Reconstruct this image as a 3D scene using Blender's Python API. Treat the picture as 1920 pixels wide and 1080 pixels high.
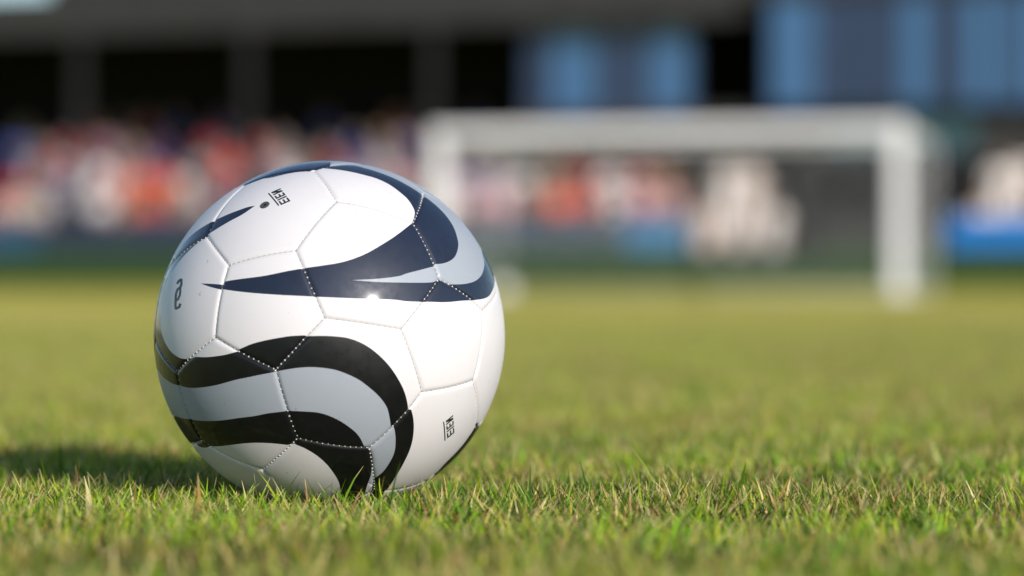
import bpy, bmesh, math, random
import numpy as np
from mathutils import Vector, Matrix
from mathutils.geometry import delaunay_2d_cdt

for o in list(bpy.data.objects):
    bpy.data.objects.remove(o)
random.seed(7)
rng = np.random.default_rng(11)
sc = bpy.context.scene
COL = sc.collection

# ------------------------------------------------------------------ camera
R_BALL = 0.11
BALL_Z = 0.1105                      # centre of the ball, it stands on the sward
CAM = Vector((0.1146, -1.9, 0.1451))
cam_d = bpy.data.cameras.new('camera')
cam_d.sensor_width = 36.0
cam_d.lens = 106.2
cam_d.clip_start = 0.05
cam_d.clip_end = 2000.0
cam_d.dof.use_dof = True
cam_d.dof.focus_distance = 1.835
cam_d.dof.aperture_fstop = 3.75
cam_d.dof.aperture_blades = 0
cam = bpy.data.objects.new('camera', cam_d)
COL.objects.link(cam)
cam.location = CAM
cam.rotation_euler = (math.radians(90 - 0.1315), 0, 0)
sc.camera = cam

# ------------------------------------------------------------------ sky and sun
SUN = Vector((0.495, -0.775, 0.375)).normalized()
world = bpy.data.worlds.new('World')
sc.world = world
world.use_nodes = True
wn = world.node_tree
wn.nodes.clear()
sky = wn.nodes.new('ShaderNodeTexSky')
sky.sky_type = 'NISHITA'
sky.sun_disc = False
sky.sun_elevation = math.asin(SUN.z)
sky.sun_rotation = math.atan2(SUN.x, SUN.y)
sky.air_density = 1.0
sky.dust_density = 0.1
sky.ozone_density = 2.0
bg = wn.nodes.new('ShaderNodeBackground')
bg.inputs['Strength'].default_value = 0.115
wo = wn.nodes.new('ShaderNodeOutputWorld')
wn.links.new(sky.outputs[0], bg.inputs['Color'])
wn.links.new(bg.outputs[0], wo.inputs['Surface'])
sun_d = bpy.data.lights.new('sun', 'SUN')
sun_d.energy = 4.1
sun_d.angle = math.radians(0.53)
sun_d.color = (1.0, 0.93, 0.865)
sun = bpy.data.objects.new('sun', sun_d)
COL.objects.link(sun)
sun.rotation_euler = SUN.to_track_quat('Z', 'Y').to_euler()
sun.location = (5, -8, 5)

sc.view_settings.view_transform = 'Standard'
sc.view_settings.look = 'None'
sc.view_settings.exposure = 0.22
sc.view_settings.gamma = 1.0
sc.view_settings.use_curve_mapping = False
sc.render.engine = 'CYCLES'
sc.cycles.use_denoising = True
sc.cycles.max_bounces = 6
sc.cycles.diffuse_bounces = 3
sc.cycles.glossy_bounces = 3
sc.cycles.transmission_bounces = 3
sc.cycles.transparent_max_bounces = 4
sc.cycles.caustics_reflective = False
sc.cycles.caustics_refractive = False

# ------------------------------------------------------------------ helpers
def tag(o, label=None, cat=None, group=None, kind=None):
    if label: o['label'] = label
    if cat: o['category'] = cat
    if group: o['group'] = group
    if kind: o['kind'] = kind
    return o

def link(name, me, parent=None):
    o = bpy.data.objects.new(name, me)
    COL.objects.link(o)
    if parent is not None: o.parent = parent
    return o

def empty(name, loc, rz=0.0):
    o = bpy.data.objects.new(name, None)
    COL.objects.link(o)
    o.location = loc
    o.rotation_euler = (0, 0, rz)
    o.empty_display_size = 0.1
    return o

def bm_mesh(bm, name, mats, smooth=False):
    me = bpy.data.meshes.new(name)
    bm.normal_update()
    bm.to_mesh(me)
    bm.free()
    for m in (mats if isinstance(mats, (list, tuple)) else [mats]): me.materials.append(m)
    if smooth: me.polygons.foreach_set('use_smooth', [True] * len(me.polygons))
    return me

def bm_box(bm, x0, x1, y0, y1, z0, z1, bev=0.0):
    r = bmesh.ops.create_cube(bm, size=1.0)
    vs = r['verts']
    bmesh.ops.scale(bm, vec=(x1 - x0, y1 - y0, z1 - z0), verts=vs)
    bmesh.ops.translate(bm, vec=((x0 + x1) / 2, (y0 + y1) / 2, (z0 + z1) / 2), verts=vs)
    if bev > 0:
        es = list({e for v in vs for e in v.link_edges})
        bmesh.ops.bevel(bm, geom=es, offset=bev, segments=2, profile=0.5, affect='EDGES')

def box(name, mat, parent, *dims, bev=0.0):
    bm = bmesh.new()
    bm_box(bm, *dims, bev=bev)
    return link(name, bm_mesh(bm, name, mat), parent)

def bm_tube(bm, pts, r, seg=10, cap=True, flat=1.0):
    """tube along a polyline; r a number or one radius per point"""
    pts = [Vector(p) for p in pts]
    rs = r if isinstance(r, (list, tuple)) else [r] * len(pts)
    rings = []
    up = Vector((0, 0, 1))
    for i, p in enumerate(pts):
        d = (pts[min(i + 1, len(pts) - 1)] - pts[max(i - 1, 0)]).normalized()
        ref = up if abs(d.z) < 0.9 else Vector((0, 1, 0))
        a = d.cross(ref).normalized()
        b = a.cross(d).normalized()
        rings.append([bm.verts.new(p + (a * math.cos(t) + b * math.sin(t) * flat) * rs[i])
                      for t in [2 * math.pi * k / seg for k in range(seg)]])
    for q0, q1 in zip(rings[:-1], rings[1:]):
        for k in range(seg):
            bm.faces.new((q0[k], q0[(k + 1) % seg], q1[(k + 1) % seg], q1[k]))
    if cap:
        bm.faces.new(rings[0][::-1])
        bm.faces.new(rings[-1])

def principled(name, col, rough=0.6, spec=0.5, coat=0.0, metallic=0.0):
    m = bpy.data.materials.new(name)
    m.use_nodes = True
    nt = m.node_tree
    b = nt.nodes['Principled BSDF']
    b.inputs['Base Color'].default_value = (*col, 1)
    b.inputs['Roughness'].default_value = rough
    b.inputs['Specular IOR Level'].default_value = spec
    b.inputs['Coat Weight'].default_value = coat
    b.inputs['Metallic'].default_value = metallic
    return m, nt, b

def noise(nt, scale, detail=4, rough=0.5, coord='Object'):
    tc = nt.nodes.new('ShaderNodeTexCoord')
    n = nt.nodes.new('ShaderNodeTexNoise')
    n.inputs['Scale'].default_value = scale
    n.inputs['Detail'].default_value = detail
    n.inputs['Roughness'].default_value = rough
    nt.links.new(tc.outputs[coord], n.inputs['Vector'])
    return n

def ramp(nt, src, stops):
    r = nt.nodes.new('ShaderNodeValToRGB')
    e = r.color_ramp.elements
    while len(e) < len(stops): e.new(0.5)
    for k, (p, c) in enumerate(stops):
        e[k].position = p
        e[k].color = (*c, 1) if len(c) == 3 else c
    nt.links.new(src, r.inputs['Fac'])
    return r

def painted(name, col, rough=0.55, var=0.18, scale=1.5, spec=0.4):
    """weathered paint or concrete: base colour with soft stains, slight bump"""
    m, nt, b = principled(name, col, rough, spec)
    n = noise(nt, scale, 6, 0.6)
    lo = tuple(c * (1 - var) for c in col); hi = tuple(min(1, c * (1 + var)) for c in col)
    r = ramp(nt, n.outputs['Fac'], [(0.3, lo), (0.7, hi)])
    nt.links.new(r.outputs['Color'], b.inputs['Base Color'])
    return m

def by_object_colour(name, rough=0.8):
    m, nt, b = principled(name, (0.5, 0.5, 0.5), rough, 0.2)
    oi = nt.nodes.new('ShaderNodeObjectInfo')
    n = noise(nt, 14, 3)
    r = ramp(nt, n.outputs['Fac'], [(0.3, (0.8, 0.8, 0.8)), (0.7, (1.1, 1.1, 1.1))])
    mx = nt.nodes.new('ShaderNodeMix'); mx.data_type = 'RGBA'; mx.blend_type = 'MULTIPLY'
    mx.inputs['Factor'].default_value = 1.0
    nt.links.new(oi.outputs['Color'], mx.inputs[6])
    nt.links.new(r.outputs['Color'], mx.inputs[7])
    nt.links.new(mx.outputs[2], b.inputs['Base Color'])
    return m

# stand and goal stand square to each other, turned 17 degrees to the line of sight
ROT = -math.atan2(0.291, 0.957)
CU, SU = math.cos(ROT), math.sin(ROT)
ORIGIN = Vector((CAM.x, CAM.y + 62.0, 0))
def place(u, n, z=0.0):
    """u along the stand, n away from the pitch"""
    return Vector((ORIGIN.x + CU * u - SU * n, ORIGIN.y + SU * u + CU * n, z))

# ------------------------------------------------------------------ the pitch
def ground_height(u, n):
    # the pitch falls ten centimetres towards the goal line for drainage, then rises to the boards
    n = np.asarray(n, float)
    a = np.clip((n + 48.0) / 26.0, 0, 1); t = np.clip((n + 9.0) / 7.0, 0, 1)
    return -0.10 * a * a * (3 - 2 * a) + 0.15 * t * t * (3 - 2 * t)

def build_pitch():
    m, nt, b = principled('turf', (0.15, 0.17, 0.03), 0.9, 0.15)
    n1 = noise(nt, 0.35, 5, 0.6); n2 = noise(nt, 9.0, 4, 0.7); n3 = noise(nt, 60.0, 4, 0.7)
    r1 = ramp(nt, n1.outputs['Fac'], [(0.3, (0.34, 0.335, 0.03)), (0.7, (0.43, 0.40, 0.04))])
    r2 = ramp(nt, n2.outputs['Fac'], [(0.3, (0.75, 0.8, 0.7)), (0.7, (1.2, 1.15, 1.2))])
    mx = nt.nodes.new('ShaderNodeMix'); mx.data_type = 'RGBA'; mx.blend_type = 'MULTIPLY'
    mx.inputs['Factor'].default_value = 1.0
    nt.links.new(r1.outputs['Color'], mx.inputs[6]); nt.links.new(r2.outputs['Color'], mx.inputs[7])
    nt.links.new(mx.outputs[2], b.inputs['Base Color'])
    bp = nt.nodes.new('ShaderNodeBump'); bp.inputs['Strength'].default_value = 0.5
    bp.inputs['Distance'].default_value = 0.02
    nt.links.new(n3.outputs['Fac'], bp.inputs['Height']); nt.links.new(bp.outputs[0], b.inputs['Normal'])
    us = [-600, -200, -80, -40, -20, 0, 20, 40, 80, 200, 600]
    ns = [-400, -150, -60] + list(np.linspace(-48, -22, 14)) + [-17, -12] + list(np.linspace(-9, -2, 15)) + [0, 4, 20, 100, 600]
    vs = [tuple(place(u, n, float(ground_height(u, n)))) for n in ns for u in us]
    W = len(us)
    fs = [(j * W + i, j * W + i + 1, (j + 1) * W + i + 1, (j + 1) * W + i) for j in range(len(ns) - 1) for i in range(W - 1)]
    me = bpy.data.meshes.new('pitch'); me.from_pydata(vs, [], fs); me.materials.append(m)
    me.polygons.foreach_set('use_smooth', [True] * len(fs))
    tag(link('pitch', me), 'sunlit grass pitch running back to the stand', kind='structure')
build_pitch()

def build_thatch():
    # dark soil and thatch under the standing grass, laid just over the pitch
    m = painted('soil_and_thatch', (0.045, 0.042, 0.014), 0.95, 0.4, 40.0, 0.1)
    vs, fs = [], []
    ys = [-3.0, -1.5, 0, 2, 5, 8] + list(np.linspace(11, 42.3, 22))
    for y in ys:
        hw = 0.17 * max(0, y - CAM.y) * 1.12 + 2.6
        for x in (-hw, -hw / 3, hw / 3, hw):
            X = CAM.x + x
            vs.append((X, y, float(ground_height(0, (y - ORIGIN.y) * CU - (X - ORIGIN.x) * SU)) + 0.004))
    for j in range(len(ys) - 1):
        for i in range(3):
            a = j * 4 + i
            fs.append((a, a + 1, a + 5, a + 4))
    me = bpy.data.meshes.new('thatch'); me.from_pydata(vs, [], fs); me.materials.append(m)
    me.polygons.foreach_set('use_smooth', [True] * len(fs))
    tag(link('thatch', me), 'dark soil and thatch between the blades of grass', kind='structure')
build_thatch()
# ------------------------------------------------------------------ the grandstand
M_fascia = painted('charcoal_cladding', (0.027, 0.026, 0.026), 0.7)
M_column = painted('dark_steel', (0.013, 0.0125, 0.0125), 0.6)
M_dark = painted('black_wall', (0.006, 0.0055, 0.006), 0.9)
M_step = painted('terrace_concrete', (0.07, 0.066, 0.066), 0.85)
M_bench = painted('bench_grey', (0.10, 0.10, 0.11), 0.6)
M_teal = painted('teal_panel', (0.035, 0.085, 0.10), 0.5)
M_frame = painted('blue_grey_mullion', (0.035, 0.055, 0.10), 0.5)
M_glass_light, _, _ = principled('glazing_bright_sky_tint', (0.045, 0.125, 0.27), 0.2, 0.6)  # reflected sky is painted into the opaque pane colours, bright and dim
M_glass_deep, _, _ = principled('glazing_dim_sky_tint', (0.020, 0.038, 0.095), 0.2, 0.6)

def u_at(px, n=0.0):
    """where along the stand the sight line of an image column meets the plane n"""
    r = (px - 960) / 5664.0
    return (62 * r + CU * n * r + SU * n) / (CU - SU * r)

def build_stand():
    st = empty('grandstand', ORIGIN, ROT)
    tag(st, 'dark covered grandstand with seated crowd and blue glazed upper boxes', 'grandstand')
    U0, U1 = -17.0, 13.5
    uw = u_at(975, 0.6)
    rows = 6
    for k in range(rows):
        n0 = 0.3 + 0.8 * k
        box('terrace_step', M_step, st, U0, U1, n0, n0 + (0.8 if k < rows - 1 else 1.4), 0.0, 0.9 + 0.43 * k)
        if k < 5:
            box('bench', M_bench, st, U0 + 0.2, u_at(1290), n0 + 0.42, n0 + 0.74, 0.9 + 0.43 * k + 0.37, 0.9 + 0.43 * k + 0.43, bev=0.01)
    box('back_wall', M_dark, st, U0, U1, 5.72, 5.95, 0.0, 5.715)
    box('side_wall', M_dark, st, U0 - 0.2, U0 - 0.003, 0.3, 5.95, 0.0, 5.46)
    box('side_wall', M_dark, st, U1 + 0.003, U1 + 0.2, 0.3, 5.95, 0.0, 5.46)
    # roof: a shallow wedge with the deep fascia along its front edge
    bm = bmesh.new()
    prof = [(0.24, 5.46), (6.4, 5.75), (6.4, 5.9), (0.24, 6.0)]
    a = [bm.verts.new((U0 - 0.4, y, z)) for y, z in prof]; b = [bm.verts.new((U1 + 0.4, y, z)) for y, z in prof]
    for k in range(4): bm.faces.new((a[k], a[(k + 1) % 4], b[(k + 1) % 4], b[k]))
    bm.faces.new(a[::-1]); bm.faces.new(b)
    roof = link('roof', bm_mesh(bm, 'roof', M_dark), st)
    ue = u_at(96, 0.0)
    box('fascia', M_fascia, roof, U0 - 0.45, ue, -0.06, 0.235, 5.4, 6.31, bev=0.02)
    ur = u_at(1384, 0.0)
    box('fascia', M_fascia, roof, ue + 0.004, ur, -0.06, 0.235, 5.4, 7.0, bev=0.02)
    box('fascia', M_fascia, roof, ur + 0.004, U1 + 0.45, -0.06, 0.235, 5.86, 7.0, bev=0.02)
    for px in (-190, 150, 465, 812):
        u = u_at(px, 0.1)
        bm = bmesh.new()
        bm_box(bm, u - 0.11, u + 0.11, 0.02, 0.26, 0.0, 5.395, bev=0.02)
        bm_box(bm, u - 0.17, u + 0.17, -0.04, 0.27, 0.0, 0.5, bev=0.02)
        link('column', bm_mesh(bm, 'column', M_column), st)
    # glazed boxes on the right of the stand
    box('parapet', M_fascia, st, uw, u_at(1560, 0.6), 0.5, 0.8, 3.25, 3.6)
    box('parapet', M_teal, st, u_at(1560, 0.6) + 0.003, u_at(1830, 0.6), 0.5, 0.8, 2.7, 3.6)
    box('parapet', M_fascia, st, u_at(1830, 0.6) + 0.003, U1, 0.5, 0.8, 2.5, 3.6)
    box('box_floor', M_dark, st, uw, U1, 0.803, 5.7, 3.3, 3.597)
    panes = [(985, 1028, 0), (1028, 1128, 1), (1128, 1212, 0), (1212, 1302, 1),
             (1440, 1538, 1), (1535, 1612, 0), (1612, 1684, 0), (1684, 1756, 1), (1756, 1800, 0), (1800, 1870, 1), (1870, 1925, 1), (1925, 2010, 1)]
    for p0, p1, light in panes:
        f = -0.53 if p0 > 1400 else 0.0          # the right-hand boxes stand forward, flush with the fascia
        x0, x1 = u_at(p0, 0.6 + f) + 0.02, u_at(p1, 0.6 + f) - 0.02
        z1 = 5.85 if f else 5.40
        bm = bmesh.new()
        t = 0.05
        bm_box(bm, x0, x0 + t, 0.56 + f, 0.7 + f, 3.603, z1 - 0.003); bm_box(bm, x1 - t, x1, 0.56 + f, 0.7 + f, 3.603, z1 - 0.003)
        bm_box(bm, x0 + t, x1 - t, 0.57 + f, 0.69 + f, 3.603, 3.603 + t); bm_box(bm, x0 + t, x1 - t, 0.57 + f, 0.69 + f, z1 - t, z1 - 0.003)
        w = link('window', bm_mesh(bm, 'window', M_frame), st)
        box('pane', M_glass_light if light else M_glass_deep, w, x0 + t + 0.002, x1 - t - 0.002, 0.62 + f, 0.64 + f, 3.603 + t + 0.002, z1 - t - 0.002)
    # dark tunnel mouth below the boxes, with jambs and lintel
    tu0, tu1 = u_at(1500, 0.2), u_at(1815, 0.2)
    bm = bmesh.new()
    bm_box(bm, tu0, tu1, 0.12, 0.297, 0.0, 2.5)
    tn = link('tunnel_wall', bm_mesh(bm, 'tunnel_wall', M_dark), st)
    box('lintel', M_fascia, tn, tu0 - 0.1, tu1 + 0.1, 0.0, 0.29, 2.503, 2.68, bev=0.01)
    for x in (tu0 - 0.1, tu1 - 0.1 + 0.003):
        box('jamb', M_fascia, tn, x, x + 0.2, -0.02, 0.117, 0.0, 2.5, bev=0.01)
    return st
build_stand()

# hoardings along the edge of the pitch: a coloured board over a dark green skirt
M_skirt = painted('green_skirt', (0.022, 0.055, 0.016), 0.85)
M_leg = painted('galvanised', (0.22, 0.22, 0.22), 0.5)
BOARD = {}
def board_mat(c):
    if c not in BOARD: BOARD[c] = painted('board_paint', c, 0.5, 0.1)
    return BOARD[c]
BLUE_DEEP, SLATE, GREYBLUE, BLUE_MID, DARK, BLUE_VIVID = (0.02, 0.07, 0.15), (0.024, 0.035, 0.065), (0.055, 0.075, 0.11), (0.05, 0.18, 0.36), (0.035, 0.033, 0.033), (0.005, 0.17, 0.55)
CN = {BLUE_DEEP: 'deep blue', SLATE: 'slate grey', GREYBLUE: 'grey blue', BLUE_MID: 'mid blue', DARK: 'charcoal', BLUE_VIVID: 'vivid blue'}
ORD = ['first', 'second', 'third', 'fourth', 'fifth', 'sixth', 'seventh', 'eighth', 'ninth', 'tenth', 'eleventh', 'twelfth',
       'thirteenth', 'fourteenth', 'fifteenth', 'sixteenth', 'seventeenth', 'eighteenth', 'nineteenth', 'twentieth',
       'twenty-first', 'twenty-second', 'twenty-third', 'twenty-fourth', 'twenty-fifth', 'twenty-sixth', 'twenty-seventh', 'twenty-eighth', 'twenty-ninth', 'thirtieth']
def build_hoardings():
    w = 1.28
    u = u_at(-28, -1.2)
    i = 0
    while u < 12.0:
        r = (CU * (u + w / 2) + 0.29 * -1.2) / (62 + SU * (u + w / 2) - 1.2)
        px = 960 + r * 5664
        tall, sk = 1.36, 0.78
        if px < 95: c = BLUE_DEEP
        elif px < 760: c = SLATE
        elif px < 1172: c = GREYBLUE
        elif px < 1262: c = BLUE_MID
        elif px < 1500: c, tall, sk = DARK, 0.72, 0.62
        elif px < 1745: c = DARK
        else: c = BLUE_VIVID
        g = 0.045
        e = empty('hoarding_board', place(u + w / 2, -1.3, g), ROT)
        h = w / 2 - 0.006
        box('skirt', M_skirt, e, -h, h, 0.0, 0.05, 0.0, sk - g, bev=0.006)
        box('panel', board_mat(c), e, -h, h, -0.012, 0.05, sk - g + 0.003, tall - g, bev=0.006)
        for s in (-1, 1):
            bm = bmesh.new()
            bm_tube(bm, [(s * h * 0.8, 0.07, 0.5), (s * h * 0.8, 0.4, 0.0)], 0.02, 6)
            link('stay', bm_mesh(bm, 'stay', M_leg), e)
        tag(e, '%s pitchside board over a green skirt, %s board from the left' % (CN[c], ORD[i]), 'hoarding', 'hoarding boards along the edge of the pitch')
        u += w; i += 1
build_hoardings()

# ------------------------------------------------------------------ the goal
def build_goal():
    M, nt, b = principled('goal_white', (0.90, 0.875, 0.87), 0.35, 0.5)
    Mn, _, _ = principled('net_cord', (0.8, 0.8, 0.82), 0.8, 0.2)
    right = Vector((CAM.x + 5.765, CAM.y + 45.1, 0)); left = Vector((CAM.x - 1.133, CAM.y + 47.2, 0))
    mid = (left + right) / 2
    mid.z = -0.10
    d = right - left
    rz = math.atan2(d.y, d.x)
    g = empty('football_goal', mid, rz)
    tag(g, 'white football goal with box net in front of the stand', 'goal')
    hw, H, D, t = d.length / 2, 2.645, 3.4, 0.105
    def bar(name, a, b_, r, seg=14):
        bm = bmesh.new(); bm_tube(bm, [a, b_], r, seg)
        return link(name, bm_mesh(bm, name, M, True), g)
    def beam(name, *dims):
        return box(name, M, g, *dims, bev=0.03)
    beam('post', -hw - t, -hw + t, -t, t, 0.0, H)
    beam('post', hw - t, hw + t, -t, t, 0.0, H)
    beam('crossbar', -hw + t + 0.001, hw - t - 0.001, -t + 0.01, t - 0.01, H - 0.19, H - 0.012)
    for s in (-1, 1):
        bar('top_side_bar', (s * hw, t, H - t), (s * hw, D, H - t - 0.06), 0.03)
        bar('rear_upright', (s * hw, D, 0.0), (s * hw, D, H - t - 0.06), 0.012)
        bar('base_side_bar', (s * hw, t, 0.06), (s * hw, D, 0.06), 0.02)
        if s > 0: continue
        bm = bmesh.new()
        bm_box(bm, s * hw - 0.13, s * hw + 0.13, D - 0.13, D + 0.13, 0.0, 0.22, bev=0.03)
        link('foot_weight', bm_mesh(bm, 'foot_weight', M), g)
    bar('rear_top_bar', (-hw, D, H - t - 0.06), (hw, D, H - t - 0.06), 0.025)
    bar('rear_base_bar', (-hw, D, 0.06), (hw, D, 0.06), 0.015)
    # net: cords 12 cm apart, hanging a little slack between the bars
    bm = bmesh.new()
    r = 0.0014
    def cords(P, nu, nv, sag):
        for i in range(nu + 1):
            bm_tube(bm, [P(i / nu, j / 10, sag) for j in range(11)], r, 4, False)
        for j in range(nv + 1):
            bm_tube(bm, [P(i / 12, j / nv, sag) for i in range(13)], r, 4, False)
    z1 = H - t - 0.06
    def bulge(a, b_): return math.sin(math.pi * a) * math.sin(math.pi * b_)
    cords(lambda a, b_, s: (-hw + 2 * hw * a, D - 0.02 + s * bulge(a, b_), 0.06 + (z1 - 0.06) * b_), 60, 20, -0.10)
    for sd in (-1, 1):
        cords(lambda a, b_, s: (sd * hw + s * bulge(a, b_), t + (D - t) * a, 0.06 + (z1 - 0.06) * b_), 28, 20, -0.06 * sd)
    cords(lambda a, b_, s: (-hw + 2 * hw * a, t + (D - t) * b_, H - t - 0.06 * b_ + s * bulge(a, b_)), 60, 28, -0.12)
    net = link('net', bm_mesh(bm, 'net', Mn), g)
    net['kind'] = 'stuff'
build_goal()
# ------------------------------------------------------------------ the crowd
M_skin = by_object_colour('skin', 0.6)
M_cloth = by_object_colour('cloth', 0.85)
M_hair = by_object_colour('hair', 0.7)
M_shoe, _, _ = principled('shoe', (0.03, 0.03, 0.035), 0.5)

def capsules(bm, limbs):
    for a, ra, b, rb in limbs:
        a, b = Vector(a), Vector(b)
        for p, r in ((a, ra), (b, rb)):
            bmesh.ops.create_icosphere(bm, subdivisions=2, radius=r, matrix=Matrix.Translation(p))
        if (b - a).length > 1e-4:
            q = (b - a).to_track_quat('Z', 'Y').to_matrix().to_4x4()
            bmesh.ops.create_cone(bm, cap_ends=True, segments=12, radius1=ra, radius2=rb, depth=(b - a).length,
                                  matrix=Matrix.Translation((a + b) / 2) @ q)

def grow(name, limbs, mat, voxel=0.011, keep=0.16):
    """melt limbs into one continuous skin"""
    bm = bmesh.new(); capsules(bm, limbs)
    me = bpy.data.meshes.new('raw'); bm.to_mesh(me); bm.free()
    o = bpy.data.objects.new('raw', me); COL.objects.link(o)
    md = o.modifiers.new('r', 'REMESH'); md.mode = 'VOXEL'; md.voxel_size = voxel
    sm = o.modifiers.new('s', 'SMOOTH'); sm.factor = 0.5; sm.iterations = 2
    dc = o.modifiers.new('d', 'DECIMATE'); dc.ratio = keep
    dg = bpy.context.evaluated_depsgraph_get()
    out = bpy.data.meshes.new_from_object(o.evaluated_get(dg)); out.name = name
    bpy.data.objects.remove(o); bpy.data.meshes.remove(me)
    out.materials.clear(); out.materials.append(mat)
    out.polygons.foreach_set('use_smooth', [True] * len(out.polygons))
    return out

def figure(kind):
    """joint positions of a pose -> body, shirt, trousers, hair, shoe meshes. Facing -Y, floor at z=0"""
    J = {}
    if kind == 'standing':
        J.update(pel=(0, 0, 0.95), chest=(0, 0.01, 1.30), neck=(0, 0, 1.48), head=(0, -0.015, 1.62),
                 hip=(0.095, 0, 0.90), knee=(0.11, -0.02, 0.49), ank=(0.115, 0.02, 0.09), toe=(0.135, -0.14, 0.05),
                 sh=(0.185, 0, 1.40), elb=(0.25, 0.02, 1.12), wr=(0.24, -0.12, 0.90), pal=(0.235, -0.15, 0.83), fd=(0.0, -0.25, -0.97), th=(-0.6, -0.7, -0.4))
    else:
        J.update(pel=(0, 0.02, 0.56), chest=(0, 0.03, 0.92), neck=(0, 0.01, 1.09), head=(0, -0.01, 1.235),
                 hip=(0.10, 0, 0.54), knee=(0.14, -0.43, 0.53), ank=(0.14, -0.42, 0.09), toe=(0.155, -0.58, 0.05), sh=(0.185, 0.01, 1.01))
        if kind == 'knees':
            J.update(elb=(0.255, -0.08, 0.78), wr=(0.17, -0.29, 0.68), pal=(0.15, -0.36, 0.65), fd=(-0.1, -0.9, -0.35), th=(-0.8, -0.5, 0.1))
        elif kind == 'clapping':
            J.update(elb=(0.25, -0.14, 0.83), wr=(0.09, -0.31, 1.02), pal=(0.055, -0.33, 1.09), fd=(-0.15, -0.25, 0.95), th=(-0.1, 0.9, 0.4))
        else:   # leaning forward, forearms on the thighs
            J.update(chest=(0, -0.11, 0.88), neck=(0, -0.19, 1.03), head=(0, -0.25, 1.16), sh=(0.185, -0.15, 0.95),
                     elb=(0.23, -0.27, 0.68), wr=(0.09, -0.46, 0.66), pal=(0.05, -0.52, 0.65), fd=(-0.5, -0.8, -0.3), th=(-0.2, -0.3, 0.9))
    V_ = {k: Vector(v) for k, v in J.items()}
    def side(k, s): v = V_[k]; return Vector((v.x * s, v.y, v.z))
    hd = V_['head']; nk = V_['neck']; ch = V_['chest']; pl = V_['pel']
    up = (hd - nk).normalized()
    body = [(pl, 0.125, ch, 0.125), (ch, 0.125, nk - up * 0.05, 0.075), (nk - up * 0.04, 0.058, nk + up * 0.05, 0.052),
            (hd - up * 0.035 + Vector((0, -0.012, 0)), 0.068, hd + up * 0.035, 0.088),
            (hd + Vector((0, -0.075, -0.012)), 0.017, hd + Vector((0, -0.093, -0.028)), 0.016),     # nose
            (hd + Vector((0, -0.055, -0.075)), 0.030, hd + Vector((0, -0.05, -0.07)), 0.030)]         # chin
    shirt = [(pl + Vector((0, 0, 0.0)), 0.142, ch, 0.148), (ch, 0.148, nk - up * 0.055, 0.082)]
    trou = [(pl - Vector((0, 0, 0.03)), 0.142, pl + Vector((0, 0, 0.04)), 0.138)]
    shoe = {}
    for s in (-1, 1):
        sh, el, wr, pa = (side(k, s) for k in ('sh', 'elb', 'wr', 'pal'))
        hp, kn, an, to = (side(k, s) for k in ('hip', 'knee', 'ank', 'toe'))
        fd = Vector((J['fd'][0] * s, *J['fd'][1:])).normalized(); th = Vector((J['th'][0] * s, *J['th'][1:])).normalized()
        body += [(ch + Vector((0, 0, 0.06)), 0.09, sh, 0.062), (sh, 0.058, el, 0.044), (el, 0.043, wr, 0.029), (wr, 0.027, pa, 0.030),
                 (hp, 0.092, kn, 0.062), (kn, 0.060, kn.lerp(an, 0.35), 0.058), (kn.lerp(an, 0.35), 0.058, an, 0.038), (an, 0.040, to, 0.032),
                 (hd + Vector((s * 0.083, 0.008, -0.012)), 0.018, hd + Vector((s * 0.086, 0.012, 0.02)), 0.017)]   # ear
        across = fd.cross(th).cross(fd).normalized()
        for f, (off, ln) in enumerate(((0.031, 0.070), (0.011, 0.080), (-0.010, 0.075), (-0.031, 0.058))):
            base = pa + across * off + fd * 0.018
            curl = Vector((0, 0, -0.012)) if kind != 'clapping' else Vector((0, -0.004, 0))
            m1 = base + fd * ln * 0.55
            body += [(base, 0.0095, m1, 0.0088), (m1, 0.0088, m1 + fd * ln * 0.45 + curl, 0.0075)]
        tb = pa + across * 0.03 - fd * 0.02
        t1 = tb + across * 0.026 + fd * 0.026
        body += [(tb, 0.012, t1, 0.010), (t1, 0.010, t1 + fd * 0.028, 0.0085)]
        shirt += [(ch + Vector((0, 0, 0.06)), 0.105, sh, 0.080), (sh, 0.078, sh.lerp(el, 0.75), 0.064)]
        trou += [(hp, 0.108, kn, 0.082), (kn, 0.080, an + Vector((0, 0, 0.03)), 0.062)]
        shoe[s] = [(an - Vector((0, -0.02, 0.035)), 0.048, to, 0.042)]
    hair = [(hd + up * 0.030 + Vector((0, 0.022, 0)), 0.096, hd + up * 0.045 + Vector((0, -0.008, 0)), 0.090),
            (hd + Vector((0, 0.045, 0.0)), 0.075, hd + Vector((0, 0.050, -0.05)), 0.055)]
    return {'person': grow('person_' + kind, body, M_skin, 0.0078, 0.12), 'shirt': grow('shirt', shirt, M_cloth, 0.016, 0.3),
            'trousers': grow('trousers', trou, M_cloth, 0.016, 0.3), 'hair': grow('hair', hair, M_hair, 0.014, 0.3), 'shoe': [grow('shoe', shoe[s], M_shoe, 0.014, 0.3) for s in (-1, 1)]}

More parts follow.
